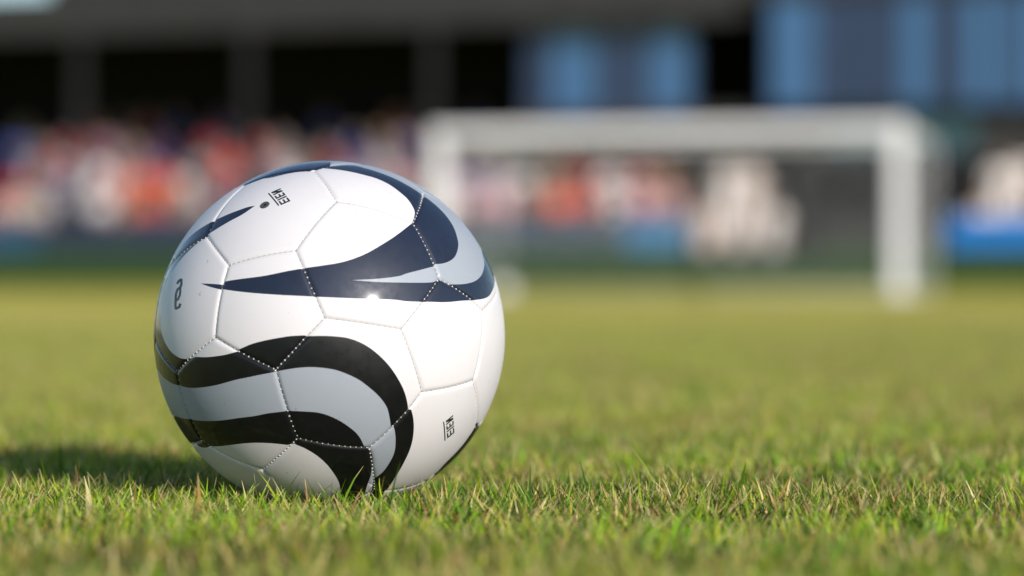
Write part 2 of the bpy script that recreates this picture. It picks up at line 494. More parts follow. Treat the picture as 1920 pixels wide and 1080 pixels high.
FIG = {k: figure(k) for k in ('knees', 'clapping', 'leaning', 'standing')}
SKINS = [(0.55, 0.34, 0.25), (0.62, 0.41, 0.31), (0.42, 0.25, 0.17), (0.20, 0.11, 0.07), (0.66, 0.46, 0.37)]
HAIRS = [(0.02, 0.015, 0.012), (0.06, 0.035, 0.02), (0.16, 0.09, 0.04), (0.3, 0.22, 0.12), (0.25, 0.24, 0.23)]
PANTS = [(0.02, 0.03, 0.07), (0.03, 0.03, 0.035), (0.10, 0.03, 0.12), (0.05, 0.09, 0.2), (0.25, 0.2, 0.15)]
def person(kind, u, n, z, shirt, label, rz=0.0, s=1.0, pants=None, group='spectators seated in the grandstand'):
    f = FIG[kind]
    o = link('person', f['person'])
    o.location = place(u, n, z); o.rotation_euler = (0, 0, ROT + rz); o.scale = (s, s, s)
    o.color = (*random.choice(SKINS), 1)
    tag(o, label, 'person', group)
    for me in f['shoe']: link('shoe', me, o)
    for part in ('shirt', 'trousers', 'hair'):
        c = link(part, f[part], o)
        c.color = (*{'shirt': shirt, 'trousers': pants or random.choice(PANTS), 'hair': random.choice(HAIRS)}[part], 1)
    return o

RED, CRIM, ORANGE, PINK, WHITE, LILAC, BEIGE, BROWN, GREY = (0.62, 0.06, 0.05), (0.50, 0.03, 0.10), (0.85, 0.13, 0.06), (0.80, 0.42, 0.44), (0.82, 0.80, 0.82), (0.62, 0.55, 0.70), (0.62, 0.50, 0.40), (0.34, 0.20, 0.12), (0.5, 0.5, 0.52)
NAVY, MAROON, CHAR, PURPLE, OLIVE, TEALC = (0.07, 0.10, 0.34), (0.36, 0.045, 0.07), (0.16, 0.15, 0.16), (0.26, 0.13, 0.33), (0.27, 0.24, 0.2), (0.2, 0.33, 0.37)
SHIRT = {RED: 'red', CRIM: 'crimson', ORANGE: 'orange-red', PINK: 'pink', WHITE: 'white', LILAC: 'lilac', BEIGE: 'beige', BROWN: 'brown', GREY: 'grey',
         NAVY: 'navy', MAROON: 'maroon', CHAR: 'charcoal', PURPLE: 'purple', OLIVE: 'olive', TEALC: 'teal'}
ZONES = [(45, [RED, PINK, CRIM, PINK]), (112, [BEIGE, GREY, WHITE]), (196, [WHITE, PINK, WHITE, LILAC]), (245, [PINK, RED, BROWN]), (335, [ORANGE, PINK, ORANGE, RED]),
         (392, [GREY, WHITE, BROWN]), (480, [RED, PINK, WHITE, LILAC]), (560, [WHITE, LILAC, PINK]), (700, [CRIM, RED, WHITE, LILAC]), (800, [LILAC, GREY, PINK]),
         (950, [PINK, LILAC, WHITE]), (1035, [BEIGE, BROWN, WHITE]), (1105, [RED, ORANGE]), (1160, [WHITE, LILAC]), (1400, [PINK, RED, PINK, BROWN])]
DARKS = [NAVY, MAROON, CHAR, PURPLE, OLIVE, NAVY, PURPLE, CHAR, MAROON, TEALC]
ROWN = ['front', 'second', 'third', 'fourth', 'top']
def build_crowd():
    for k in range(5):
        n = 0.3 + 0.8 * k + 0.55
        z = 0.9 + 0.43 * k
        u = u_at(4, n) + 0.3 * (k % 2)
        i = 0
        while u < u_at(1268 if k < 3 else 940, n):
            r = (CU * u - SU * n) / (62 + SU * u + CU * n)
            px = 960 + r * 5664
            if random.random() < (0.06, 0.06, 0.10, 0.2, 0.3)[k]:
                u += 0.6; continue
            if k <= 2:
                c = random.choice(next(z_[1] for z_ in ZONES if px < z_[0]))
                if k == 2 and random.random() < 0.5: c = random.choice(DARKS)
            else:
                c = random.choice(DARKS)
            kind = random.choice(['knees', 'knees', 'clapping', 'leaning'])
            person(kind, u + random.uniform(-0.04, 0.04), n, z, c,
                   'spectator in a %s top, %s from the left in the %s row of the stand' % (SHIRT[c], ORD[i], ROWN[k]),
                   random.uniform(-0.35, 0.35), random.uniform(0.95, 1.05))
            i += 1
            u += random.uniform(0.54, 0.66)
build_crowd()

# pale-clothed people at the boards, seen through the goal and at the right edge
CREAM, IVORY, SAND = (0.80, 0.70, 0.64), (0.84, 0.78, 0.74), (0.72, 0.58, 0.50)
GP = 'pale clothed people by the boards'
def pale(kind, px, n, z, c, label, rz=0.0, s=1.0):
    person(kind, u_at(px, n), n, z, c, label, rz, s, pants=c, group=GP)
def platform(px, n, w, label):
    o = box('low_platform', M_step, None, -w, w, -0.55, 0.55, 0, 0.25)
    o.location = place(u_at(px, n), n, 0.05); o.rotation_euler = (0, 0, ROT)
    tag(o, label, 'platform')
platform(1385, -0.5, 1.3, 'low grey platform behind the boards in the goal mouth')
pale('standing', 1362, 0.55, 0.90, IVORY, 'standing person in ivory clothes seen through the goal net')
pale('standing', 1408, 0.50, 0.90, CREAM, 'standing person in cream clothes seen through the goal net', 0.2, 0.99)
pale('standing', 1322, -0.60, 0.30, SAND, 'short person in sand coloured clothes, left end of the pale group', 0.15, 0.84)
pale('standing', 1452, -0.62, 0.30, IVORY, 'short person in ivory clothes, right end of the pale group', -0.2, 0.84)
pale('standing', 1384, -0.72, 0.30, CREAM, 'small person in cream clothes, front and middle of the pale group', 0.0, 0.74)
platform(1890, -0.5, 1.2, 'low grey platform behind the vivid blue boards')
pale('standing', 1836, -0.45, 0.30, SAND, 'short person in sand coloured clothes behind the vivid blue boards', 0.3, 0.86)
pale('standing', 1874, 0.50, 0.90, IVORY, 'person in ivory clothes standing behind the vivid blue boards', 0.1, 1.0)
pale('standing', 1920, 0.55, 0.90, CREAM, 'person in cream clothes at the right edge behind the blue boards', -0.1, 1.1)

# ball geometry: seam corners on the unit sphere, and the printed shapes
VERTS = [(.0305,-.9926,.1171),(.4423,-.8952,.0544),(-.1349,-.8646,.4841),(.6430,-.6915,.3293),(-.2350,-.9575,-.1670),(.5519,-.7802,-.2943),(.0750,-.6478,.7581),(.4986,-.5896,.6354),(-.1254,-.8297,-.5439),(.2630,-.7553,-.6003),(-.5107,-.7593,.4032),(.8845,-.4406,.1533),(-.5781,-.8159,.0063),(.8303,-.5037,-.2384),(-.0725,-.3473,.9350),(.5429,-.1988,.8159),(-.3353,-.5981,-.7279),(.2781,-.4353,-.8562),(-.6536,-.5052,.5636),(.9602,-.0696,.2703),(-.8164,-.5462,-.1874),(.8352,-.1813,-.5192),(.2006,-.0592,.9779),(-.4676,-.2208,.8559),(.7874,.0511,.6144),(-.6895,-.4406,-.5748),(.5612,-.1509,-.8138),(-.1028,-.3303,-.9383),(-.9068,-.1894,.3767),(.9693,.2452,.0181),(-.9693,-.2452,-.0181),(.9068,.1894,-.3767),(.1028,.3303,.9383),(-.5612,.1509,.8138),(.6895,.4406,.5748),(-.7874,-.0511,-.6144),(.4634,.2386,-.8534),(-.2006,.0592,-.9779),(-.8352,.1813,.5192),(.8020,.5606,.2062),(-.9602,.0696,-.2703),(.6770,.4489,-.5833),(-.2781,.4353,.8562),(.3473,.5802,.7367),(-.5429,.1988,-.8159),(.0825,.3437,-.9355),(-.8262,.4962,.2669),(.5722,.8201,-.0004),(-.8887,.4403,-.1278),(.5097,.7643,-.3951),(-.2690,.7502,.6040),(.1175,.8397,.5301),(-.4713,.5695,-.6734),(-.0848,.6590,-.7473),(-.5431,.7806,.3093),(.2299,.9597,.1616),(-.6442,.6903,-.3294),(.1288,.8694,-.4771),(-.4306,.9006,-.0592),(-.0441,.9901,-.1331)]
EDGES = [(0,1),(0,2),(0,4),(1,3),(1,5),(2,6),(2,10),(3,7),(3,11),(4,8),(4,12),(5,9),(5,13),(6,7),(6,14),(7,15),(8,9),(8,16),(9,17),(10,12),(10,18),(11,13),(11,19),(12,20),(13,21),(14,22),(14,23),(15,22),(15,24),(16,25),(16,27),(17,26),(17,27),(18,23),(18,28),(19,24),(19,29),(20,25),(20,30),(21,26),(21,31),(22,32),(23,33),(24,34),(25,35),(26,36),(27,37),(28,30),(28,38),(29,31),(29,39),(30,40),(31,41),(32,42),(32,43),(33,38),(33,42),(34,39),(34,43),(35,40),(35,44),(36,41),(36,45),(37,44),(37,45),(38,46),(39,47),(40,48),(41,49),(42,50),(43,51),(44,52),(45,53),(46,48),(46,54),(47,49),(47,55),(48,56),(49,57),(50,51),(50,54),(51,55),(52,53),(52,56),(53,57),(54,58),(55,59),(56,58),(57,59),(58,59)]
FACES = [(5,13,11,3,1),(0,2,10,12,4),(18,23,33,38,28),(16,27,17,9,8),(30,40,35,25,20),(47,49,57,59,55),(43,51,50,42,32),(29,39,34,24,19),(37,44,52,53,45),(6,7,15,22,14),(21,26,36,41,31),(54,58,56,48,46),(4,8,9,5,1,0),(18,28,30,20,12,10),(11,13,21,31,29,19),(34,39,47,55,51,43),(56,58,59,57,53,52),(27,37,45,36,26,17),(14,22,32,42,33,23),(0,1,3,7,6,2),(11,19,24,15,7,3),(5,9,17,26,21,13),(50,51,55,59,58,54),(38,46,48,40,30,28),(42,50,54,46,38,33),(29,31,41,49,47,39),(35,40,48,56,52,44),(16,25,35,44,37,27),(45,53,57,49,41,36),(12,20,25,16,8,4),(24,34,43,32,22,15),(2,6,14,23,18,10)]
PRINT = [  # navy shapes are black ink with the reflected sky painted in
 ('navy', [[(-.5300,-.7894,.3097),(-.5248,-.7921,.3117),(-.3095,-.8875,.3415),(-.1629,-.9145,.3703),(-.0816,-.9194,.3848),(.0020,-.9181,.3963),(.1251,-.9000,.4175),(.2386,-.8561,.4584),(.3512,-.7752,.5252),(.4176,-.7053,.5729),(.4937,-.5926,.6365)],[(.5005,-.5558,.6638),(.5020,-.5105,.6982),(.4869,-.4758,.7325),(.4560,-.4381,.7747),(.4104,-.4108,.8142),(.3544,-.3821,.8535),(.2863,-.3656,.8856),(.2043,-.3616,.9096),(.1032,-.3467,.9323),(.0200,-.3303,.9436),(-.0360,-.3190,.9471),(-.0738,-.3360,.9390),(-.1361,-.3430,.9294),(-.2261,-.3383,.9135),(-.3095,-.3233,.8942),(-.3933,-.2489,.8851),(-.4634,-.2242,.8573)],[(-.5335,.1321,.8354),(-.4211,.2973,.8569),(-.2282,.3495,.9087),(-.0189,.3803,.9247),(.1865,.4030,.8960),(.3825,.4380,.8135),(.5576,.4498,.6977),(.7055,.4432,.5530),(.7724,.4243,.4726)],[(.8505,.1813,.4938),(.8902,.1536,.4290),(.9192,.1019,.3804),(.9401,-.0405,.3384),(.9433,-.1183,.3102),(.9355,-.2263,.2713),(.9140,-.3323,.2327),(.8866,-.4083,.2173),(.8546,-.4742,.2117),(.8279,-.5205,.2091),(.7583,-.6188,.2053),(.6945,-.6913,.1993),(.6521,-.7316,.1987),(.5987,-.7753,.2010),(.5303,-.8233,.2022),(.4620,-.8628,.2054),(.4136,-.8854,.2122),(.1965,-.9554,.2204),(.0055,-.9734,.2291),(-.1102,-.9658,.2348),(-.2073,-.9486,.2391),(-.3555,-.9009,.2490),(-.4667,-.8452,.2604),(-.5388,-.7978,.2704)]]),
 ('grey', [[(.1759,-.9315,.3183),(.3183,-.8898,.3270),(.4320,-.8343,.3425),(.4603,-.8145,.3533),(.5392,-.7541,.3750),(.6104,-.6868,.3946)],[(.6182,-.6719,.4078),(.6552,-.6343,.4104),(.6923,-.5848,.4228),(.7213,-.5302,.4456),(.7360,-.4787,.4786),(.7409,-.4203,.5238),(.7312,-.3783,.5676),(.7094,-.3283,.6237),(.6752,-.2970,.6752),(.6304,-.2779,.7248),(.5792,-.2711,.7688),(.5329,-.2675,.8028),(.4889,-.2620,.8321),(.4316,-.2548,.8654),(.3772,-.2467,.8927),(.2927,-.2384,.9260),(.2138,-.2251,.9506),(.1527,-.2072,.9663),(.0970,-.2354,.9670),(.0445,-.2738,.9608),(.0165,-.2713,.9624)],[(.0131,-.1401,.9900),(.1927,.2322,.9534),(.4119,.2850,.8655),(.6232,.2972,.7234),(.7653,.2710,.5838),(.8352,.2317,.4988)],[(.8593,.0250,.5108),(.8733,-.1396,.4668),(.8835,-.2033,.4220),(.8823,-.2670,.3876),(.8699,-.3490,.3484),(.8423,-.4349,.3185),(.8047,-.5102,.3037),(.7576,-.5813,.2967),(.6981,-.6504,.2994),(.6722,-.6723,.3102)],[(.6434,-.6935,.3243),(.6120,-.7277,.3097),(.5750,-.7589,.3059),(.4610,-.8330,.3059),(.3186,-.8962,.3088),(.1759,-.9315,.3183)]]),
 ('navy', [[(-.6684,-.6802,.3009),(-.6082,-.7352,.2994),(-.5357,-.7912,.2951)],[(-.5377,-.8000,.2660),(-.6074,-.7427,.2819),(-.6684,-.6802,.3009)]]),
 ('grey', [[(.2686,-.5030,-.8215),(.2830,-.5590,-.7794),(.3285,-.5880,-.7392),(.3685,-.6313,-.6824),(.3949,-.6731,-.6253),(.4033,-.7168,-.5688),(.4027,-.7542,-.5187),(.3965,-.7829,-.4794)],[(.3808,-.7909,-.4790),(.3735,-.8260,-.4221),(.3630,-.8522,-.3769),(.3423,-.8765,-.3385),(.3113,-.9017,-.3002),(.2697,-.9267,-.2617),(.2172,-.9509,-.2205),(.1546,-.9699,-.1883),(.0860,-.9828,-.1637),(.0064,-.9884,-.1518),(-.0544,-.9873,-.1492),(-.1352,-.9784,-.1564),(-.2259,-.9588,-.1725)],[(-.2436,-.9535,-.1772),(-.3267,-.9251,-.1937),(-.3988,-.8929,-.2091),(-.4658,-.8562,-.2236),(-.5604,-.7895,-.2503),(-.6430,-.7181,-.2662),(-.7283,-.6282,-.2737),(-.7922,-.5491,-.2662),(-.8383,-.4804,-.2579),(-.8864,-.3967,-.2386),(-.9219,-.3214,-.2163),(-.9471,-.2592,-.1891)],[(-.9765,.1224,-.1775),(-.9221,.2382,-.3051),(-.8734,.2275,-.4305)],[(-.8558,-.2704,-.4409),(-.8040,-.3881,-.4506),(-.7365,-.5011,-.4544),(-.6549,-.6017,-.4571),(-.5404,-.7124,-.4476),(-.4534,-.7791,-.4329),(-.3514,-.8378,-.4178),(-.2881,-.8681,-.4043),(-.1723,-.9052,-.3885)],[(-.1615,-.9072,-.3884),(-.0860,-.9163,-.3912),(-.0057,-.9175,-.3978),(.0527,-.9080,-.4156),(.1114,-.8884,-.4454),(.1578,-.8639,-.4784),(.1940,-.8370,-.5116),(.2197,-.8051,-.5510),(.2370,-.7652,-.5986)],[(.2596,-.7517,-.6063),(.2755,-.7169,-.6404),(.2759,-.6626,-.6963),(.2642,-.5987,-.7561),(.2438,-.5422,-.8041)]]),
 ('ink', [[(-.3769,-.5700,.7301),(-.4439,-.5790,.6839),(-.5284,-.5577,.6401),(-.5959,-.5312,.6022),(-.6490,-.5038,.5701),(-.7001,-.4786,.5299),(-.7598,-.4363,.4820),(-.8198,-.3884,.4208),(-.8632,-.3474,.3664),(-.8890,-.3199,.3275),(-.9120,-.3073,.2715),(-.9302,-.3005,.2107),(-.9297,-.3385,.1452),(-.9253,-.3687,.0887),(-.9157,-.4003,.0355),(-.8965,-.4428,-.0143),(-.8624,-.5023,-.0626),(-.8235,-.5594,-.0946),(-.7857,-.6086,-.1111),(-.7385,-.6644,-.1149)],[(-.6922,-.7146,-.1011),(-.6384,-.7630,-.1013),(-.5916,-.8003,-.0975),(-.5225,-.8482,-.0870),(-.4481,-.8914,-.0677)],[(-.4401,-.8962,-.0564),(-.3637,-.9312,-.0250),(-.2965,-.9550,-.0072),(-.2203,-.9754,.0076),(-.1555,-.9877,.0176),(-.0793,-.9966,.0223)],[(-.0648,-.9977,.0181),(.0264,-.9995,.0195),(.0868,-.9961,.0166),(.1556,-.9878,.0078),(.2185,-.9757,-.0146),(.2714,-.9614,-.0445),(.3235,-.9422,-.0873),(.3760,-.9154,-.1437),(.4221,-.8809,-.2141),(.4538,-.8458,-.2805),(.4691,-.8170,-.3353),(.4768,-.7876,-.3903)],[(.4925,-.7790,-.3881),(.5016,-.7464,-.4373),(.5034,-.7132,-.4877),(.4952,-.6682,-.5552),(.4771,-.6266,-.6162),(.4428,-.5725,-.6900),(.3957,-.4982,-.7715),(.3605,-.4328,-.8263),(.2918,-.2922,-.9107),(.2183,.0555,-.9743)],[(.2265,-.3058,-.9247),(.2686,-.5030,-.8215),(.2830,-.5590,-.7794),(.3285,-.5880,-.7392),(.3685,-.6313,-.6824),(.3949,-.6731,-.6253),(.4033,-.7168,-.5688),(.4027,-.7542,-.5187),(.3965,-.7829,-.4794)],[(.3808,-.7909,-.4790),(.3735,-.8260,-.4221),(.3630,-.8522,-.3769),(.3423,-.8765,-.3385),(.3113,-.9017,-.3002),(.2697,-.9267,-.2617),(.2172,-.9509,-.2205),(.1546,-.9699,-.1883),(.0860,-.9828,-.1637),(.0064,-.9884,-.1518),(-.0544,-.9873,-.1492),(-.1352,-.9784,-.1564),(-.2259,-.9588,-.1725)],[(-.2436,-.9535,-.1772),(-.3267,-.9251,-.1937),(-.3988,-.8929,-.2091),(-.4658,-.8562,-.2236),(-.5604,-.7895,-.2503),(-.6430,-.7181,-.2662),(-.7283,-.6282,-.2737),(-.7922,-.5491,-.2662),(-.8383,-.4804,-.2579),(-.8864,-.3967,-.2386),(-.9219,-.3214,-.2163),(-.9471,-.2592,-.1891)],[(-.9765,.1224,-.1775),(-.9584,.2834,-.0329),(-.9394,.3296,.0948),(-.9094,.3339,.2479),(-.8679,.3046,.3924),(-.8762,.1512,.4576)],[(-.8587,-.2700,.4356),(-.8390,-.2660,.4747),(-.8102,-.2742,.5181),(-.7742,-.3016,.5565),(-.7243,-.3490,.5946),(-.6757,-.3949,.6225),(-.6398,-.4237,.6413),(-.5805,-.4673,.6668),(-.5165,-.5051,.6915),(-.4648,-.5301,.7092),(-.4200,-.5485,.7230),(-.3769,-.5700,.7301)]]),
 ('navy', [[(-.3769,-.5700,.7301),(-.4439,-.5790,.6839),(-.5284,-.5577,.6401),(-.5959,-.5312,.6022),(-.6490,-.5038,.5701),(-.7001,-.4786,.5299),(-.7598,-.4363,.4820),(-.8198,-.3884,.4208),(-.8632,-.3474,.3664),(-.8890,-.3199,.3275)],[(-.9256,.2443,.2892),(-.8750,.3328,.3516),(-.8762,.1512,.4576)],[(-.8587,-.2700,.4356),(-.8390,-.2660,.4747),(-.8102,-.2742,.5181),(-.7742,-.3016,.5565),(-.7243,-.3490,.5946),(-.6757,-.3949,.6225),(-.6398,-.4237,.6413),(-.5805,-.4673,.6668),(-.5165,-.5051,.6915),(-.4648,-.5301,.7092),(-.4200,-.5485,.7230),(-.3769,-.5700,.7301)]]),  # upper streak laid again over the ink, tinted for the sky it reflects
 ('ink', [[(-.8558,-.2704,-.4409),(-.8040,-.3881,-.4506),(-.7365,-.5011,-.4544),(-.6549,-.6017,-.4571),(-.5404,-.7124,-.4476),(-.4534,-.7791,-.4329),(-.3514,-.8378,-.4178),(-.2881,-.8681,-.4043),(-.1723,-.9052,-.3885)],[(-.1615,-.9072,-.3884),(-.0860,-.9163,-.3912),(-.0057,-.9175,-.3978),(.0527,-.9080,-.4156),(.1114,-.8884,-.4454),(.1578,-.8639,-.4784),(.1940,-.8370,-.5116),(.2197,-.8051,-.5510),(.2370,-.7652,-.5986)],[(.2596,-.7517,-.6063),(.2755,-.7169,-.6404),(.2759,-.6626,-.6963),(.2642,-.5987,-.7561),(.2438,-.5422,-.8041),(.2136,-.4084,-.8875),(.1603,-.1834,-.9699)],[(.0959,-.2733,-.9571),(.0914,-.4587,-.8839),(.0901,-.5517,-.8291),(.0848,-.6034,-.7929),(.0639,-.6634,-.7456),(.0244,-.7266,-.6866),(-.0279,-.7711,-.6361),(-.0902,-.7973,-.5968),(-.1431,-.8061,-.5742)],[(-.1717,-.7959,-.5806),(-.2527,-.7798,-.5727),(-.3362,-.7500,-.5696),(-.4247,-.6991,-.5753),(-.5072,-.6300,-.5881),(-.5794,-.5519,-.5997),(-.6302,-.4870,-.6047),(-.6829,-.3920,-.6165),(-.7238,-.3278,-.6071),(-.7553,-.2848,-.5903)],[(-.7767,.1990,-.5977),(-.8440,.2843,-.4548)]]),
 ('ink', [[(.8429,-.2338,-.4847),(.8352,-.2217,-.5033),(.7824,-.2136,-.5850),(.7448,-.2154,-.6316),(.6697,-.2246,-.7079),(.6219,-.1813,-.7618),(.5263,.0488,-.8489)],[(.4706,.3300,-.8183),(.6298,.3473,-.6948),(.7731,.3667,-.5176)]]),
 ('text', [[(-.2943,-.5144,.8054),(-.2888,-.5268,.7994)],[(-.2888,-.5268,.7994),(-.2379,-.5161,.8228)],[(-.2379,-.5161,.8228),(-.2433,-.5038,.8289)],[(-.2433,-.5038,.8289),(-.2943,-.5144,.8054)]]),
 ('text', [[(-.2831,-.5394,.7930),(-.2777,-.5509,.7870)],[(-.2777,-.5509,.7870),(-.2269,-.5402,.8104)],[(-.2269,-.5402,.8104),(-.2322,-.5288,.8164)],[(-.2322,-.5288,.8164),(-.2831,-.5394,.7930)]]),
 ('text', [[(-.2943,-.5144,.8054),(-.2878,-.5292,.7982)],[(-.2878,-.5292,.7982),(-.2269,-.5402,.8104)],[(-.2269,-.5402,.8104),(-.2333,-.5264,.8176)],[(-.2333,-.5264,.8176),(-.2943,-.5144,.8054)]]),
 ('text', [[(-.2641,-.5785,.7717),(-.2589,-.5887,.7658)],[(-.2589,-.5887,.7658),(-.2081,-.5780,.7891)],[(-.2081,-.5780,.7891),(-.2134,-.5678,.7950)],[(-.2134,-.5678,.7950),(-.2641,-.5785,.7717)]]),
 ('text', [[(-.2734,-.5599,.7822),(-.2615,-.5836,.7688)],[(-.2615,-.5836,.7688),(-.2523,-.5821,.7729)],[(-.2523,-.5821,.7729),(-.2642,-.5584,.7863)],[(-.2642,-.5584,.7863),(-.2734,-.5599,.7822)]]),
 ('text', [[(-.2525,-.5563,.7917),(-.2406,-.5800,.7783)],[(-.2406,-.5800,.7783),(-.2315,-.5780,.7825)],[(-.2315,-.5780,.7825),(-.2434,-.5544,.7959)],[(-.2434,-.5544,.7959),(-.2525,-.5563,.7917)]]),
 ('text', [[(-.2317,-.5516,.8013),(-.2199,-.5753,.7878)],[(-.2199,-.5753,.7878),(-.2107,-.5729,.7921)],[(-.2107,-.5729,.7921),(-.2226,-.5492,.8055)],[(-.2226,-.5492,.8055),(-.2317,-.5516,.8013)]]),
 ('text', [[(-.2337,-.6341,.7371),(-.2286,-.6427,.7312)],[(-.2286,-.6427,.7312),(-.1780,-.6318,.7544)],[(-.1780,-.6318,.7544),(-.1831,-.6233,.7603)],[(-.1831,-.6233,.7603),(-.2337,-.6341,.7371)]]),
 ('text', [[(-.2465,-.6116,.7518),(-.2311,-.6384,.7341)],[(-.2311,-.6384,.7341),(-.2220,-.6369,.7383)],[(-.2220,-.6369,.7383),(-.2374,-.6101,.7559)],[(-.2374,-.6101,.7559),(-.2465,-.6116,.7518)]]),
 ('text', [[(-.2257,-.6079,.7613),(-.2104,-.6346,.7436)],[(-.2104,-.6346,.7436),(-.2013,-.6327,.7478)],[(-.2013,-.6327,.7478),(-.2166,-.6059,.7655)],[(-.2166,-.6059,.7655),(-.2257,-.6079,.7613)]]),
 ('text', [[(-.2050,-.6032,.7708),(-.1896,-.6299,.7532)],[(-.1896,-.6299,.7532),(-.1805,-.6276,.7573)],[(-.1805,-.6276,.7573),(-.1959,-.6008,.7750)],[(-.1959,-.6008,.7750),(-.2050,-.6032,.7708)]]),
 ('text', [[(-.2553,-.5955,.7617),(-.2501,-.6051,.7558)],[(-.2501,-.6051,.7558),(-.1994,-.5944,.7791)],[(-.1994,-.5944,.7791),(-.2046,-.5847,.7850)],[(-.2046,-.5847,.7850),(-.2553,-.5955,.7617)]]),
 ('text', [[(-.3114,-.5168,.7975),(-.2446,-.6424,.7263)],[(-.2446,-.6424,.7263),(-.2388,-.6386,.7315)],[(-.2388,-.6386,.7315),(-.3056,-.5120,.8028)],[(-.3056,-.5120,.8028),(-.3114,-.5168,.7975)]]),
 ('text', [[(.6747,-.5786,-.4582),(.6752,-.5716,-.4663)],[(.6752,-.5716,-.4663),(.7151,-.5484,-.4334)],[(.7151,-.5484,-.4334),(.7147,-.5553,-.4253)],[(.7147,-.5553,-.4253),(.6747,-.5786,-.4582)]]),
 ('text', [[(.6756,-.5638,-.4750),(.6761,-.5564,-.4831)],[(.6761,-.5564,-.4831),(.7161,-.5335,-.4502)],[(.7161,-.5335,-.4502),(.7156,-.5408,-.4421)],[(.7156,-.5408,-.4421),(.6756,-.5638,-.4750)]]),
 ('text', [[(.6747,-.5786,-.4582),(.6753,-.5701,-.4679)],[(.6753,-.5701,-.4679),(.7161,-.5335,-.4502)],[(.7161,-.5335,-.4502),(.7155,-.5423,-.4404)],[(.7155,-.5423,-.4404),(.6747,-.5786,-.4582)]]),
 ('text', [[(.6771,-.5361,-.5041),(.6775,-.5277,-.5123)],[(.6775,-.5277,-.5123),(.7176,-.5052,-.4793)],[(.7176,-.5052,-.4793),(.7172,-.5135,-.4711)],[(.7172,-.5135,-.4711),(.6771,-.5361,-.5041)]]),
 ('text', [[(.6764,-.5501,-.4897),(.6773,-.5320,-.5082)],[(.6773,-.5320,-.5082),(.6846,-.5284,-.5022)],[(.6846,-.5284,-.5022),(.6836,-.5465,-.4838)],[(.6836,-.5465,-.4838),(.6764,-.5501,-.4897)]]),
 ('text', [[(.6928,-.5415,-.4762),(.6938,-.5235,-.4946)],[(.6938,-.5235,-.4946),(.7010,-.5194,-.4887)],[(.7010,-.5194,-.4887),(.7000,-.5374,-.4703)],[(.7000,-.5374,-.4703),(.6928,-.5415,-.4762)]]),
 ('text', [[(.7092,-.5319,-.4627),(.7102,-.5139,-.4811)],[(.7102,-.5139,-.4811),(.7174,-.5094,-.4752)],[(.7174,-.5094,-.4752),(.7164,-.5273,-.4568)],[(.7164,-.5273,-.4568),(.7092,-.5319,-.4627)]]),
 ('text', [[(.6795,-.4826,-.5527),(.6798,-.4723,-.5610)],[(.6798,-.4723,-.5610),(.7200,-.4503,-.5280)],[(.7200,-.4503,-.5280),(.7196,-.4605,-.5197)],[(.7196,-.4605,-.5197),(.6795,-.4826,-.5527)]]),
 ('text', [[(.6785,-.5067,-.5319),(.6796,-.4775,-.5568)],[(.6796,-.4775,-.5568),(.6869,-.4741,-.5509)],[(.6869,-.4741,-.5509),(.6857,-.5032,-.5259)],[(.6857,-.5032,-.5259),(.6785,-.5067,-.5319)]]),
 ('text', [[(.6949,-.4984,-.5183),(.6961,-.4693,-.5433)],[(.6961,-.4693,-.5433),(.7034,-.4654,-.5373)],[(.7034,-.4654,-.5373),(.7022,-.4944,-.5124)],[(.7022,-.4944,-.5124),(.6949,-.4984,-.5183)]]),
 ('text', [[(.7114,-.4889,-.5048),(.7126,-.4599,-.5298)],[(.7126,-.4599,-.5298),(.7198,-.4554,-.5238)],[(.7198,-.4554,-.5238),(.7186,-.4844,-.4989)],[(.7186,-.4844,-.4989),(.7114,-.4889,-.5048)]]),
 ('text', [[(.6778,-.5218,-.5179),(.6782,-.5130,-.5262)],[(.6782,-.5130,-.5262),(.7183,-.4906,-.4932)],[(.7183,-.4906,-.4932),(.7179,-.4994,-.4850)],[(.7179,-.4994,-.4850),(.6778,-.5218,-.5179)]]),
 ('text', [[(.6596,-.5927,-.4622),(.6642,-.4817,-.5717)],[(.6642,-.4817,-.5717),(.6708,-.4724,-.5718)],[(.6708,-.4724,-.5718),(.6662,-.5854,-.4621)],[(.6662,-.5854,-.4621),(.6596,-.5927,-.4622)]]),
 ('text', [[(-.8095,-.5079,.2945),(-.7987,-.5139,.3129)],[(-.7987,-.5139,.3129),(-.8138,-.4855,.3194)],[(-.8138,-.4855,.3194),(-.8246,-.4789,.3011)],[(-.8246,-.4789,.3011),(-.8095,-.5079,.2945)]]),
 ('text', [[(-.8053,-.5076,.3063),(-.7830,-.5334,.3200)],[(-.7830,-.5334,.3200),(-.7932,-.5110,.3311)],[(-.7932,-.5110,.3311),(-.8158,-.4834,.3174)],[(-.8158,-.4834,.3174),(-.8053,-.5076,.3063)]]),
 ('text', [[(-.7994,-.5043,.3266),(-.7955,-.5298,.2940)],[(-.7955,-.5298,.2940),(-.7794,-.5530,.2944)],[(-.7794,-.5530,.2944),(-.7831,-.5290,.3270)],[(-.7831,-.5290,.3270),(-.7994,-.5043,.3266)]]),
 ('text', [[(-.7946,-.5266,.3022),(-.8026,-.5271,.2791)],[(-.8026,-.5271,.2791),(-.7871,-.5524,.2746)],[(-.7871,-.5524,.2746),(-.7790,-.5518,.2977)],[(-.7790,-.5518,.2977),(-.7946,-.5266,.3022)]]),
 ('text', [[(-.7968,-.5319,.2868),(-.8204,-.5041,.2698)],[(-.8204,-.5041,.2698),(-.8092,-.5272,.2594)],[(-.8092,-.5272,.2594),(-.7858,-.5533,.2763)],[(-.7858,-.5533,.2763),(-.7968,-.5319,.2868)]]),
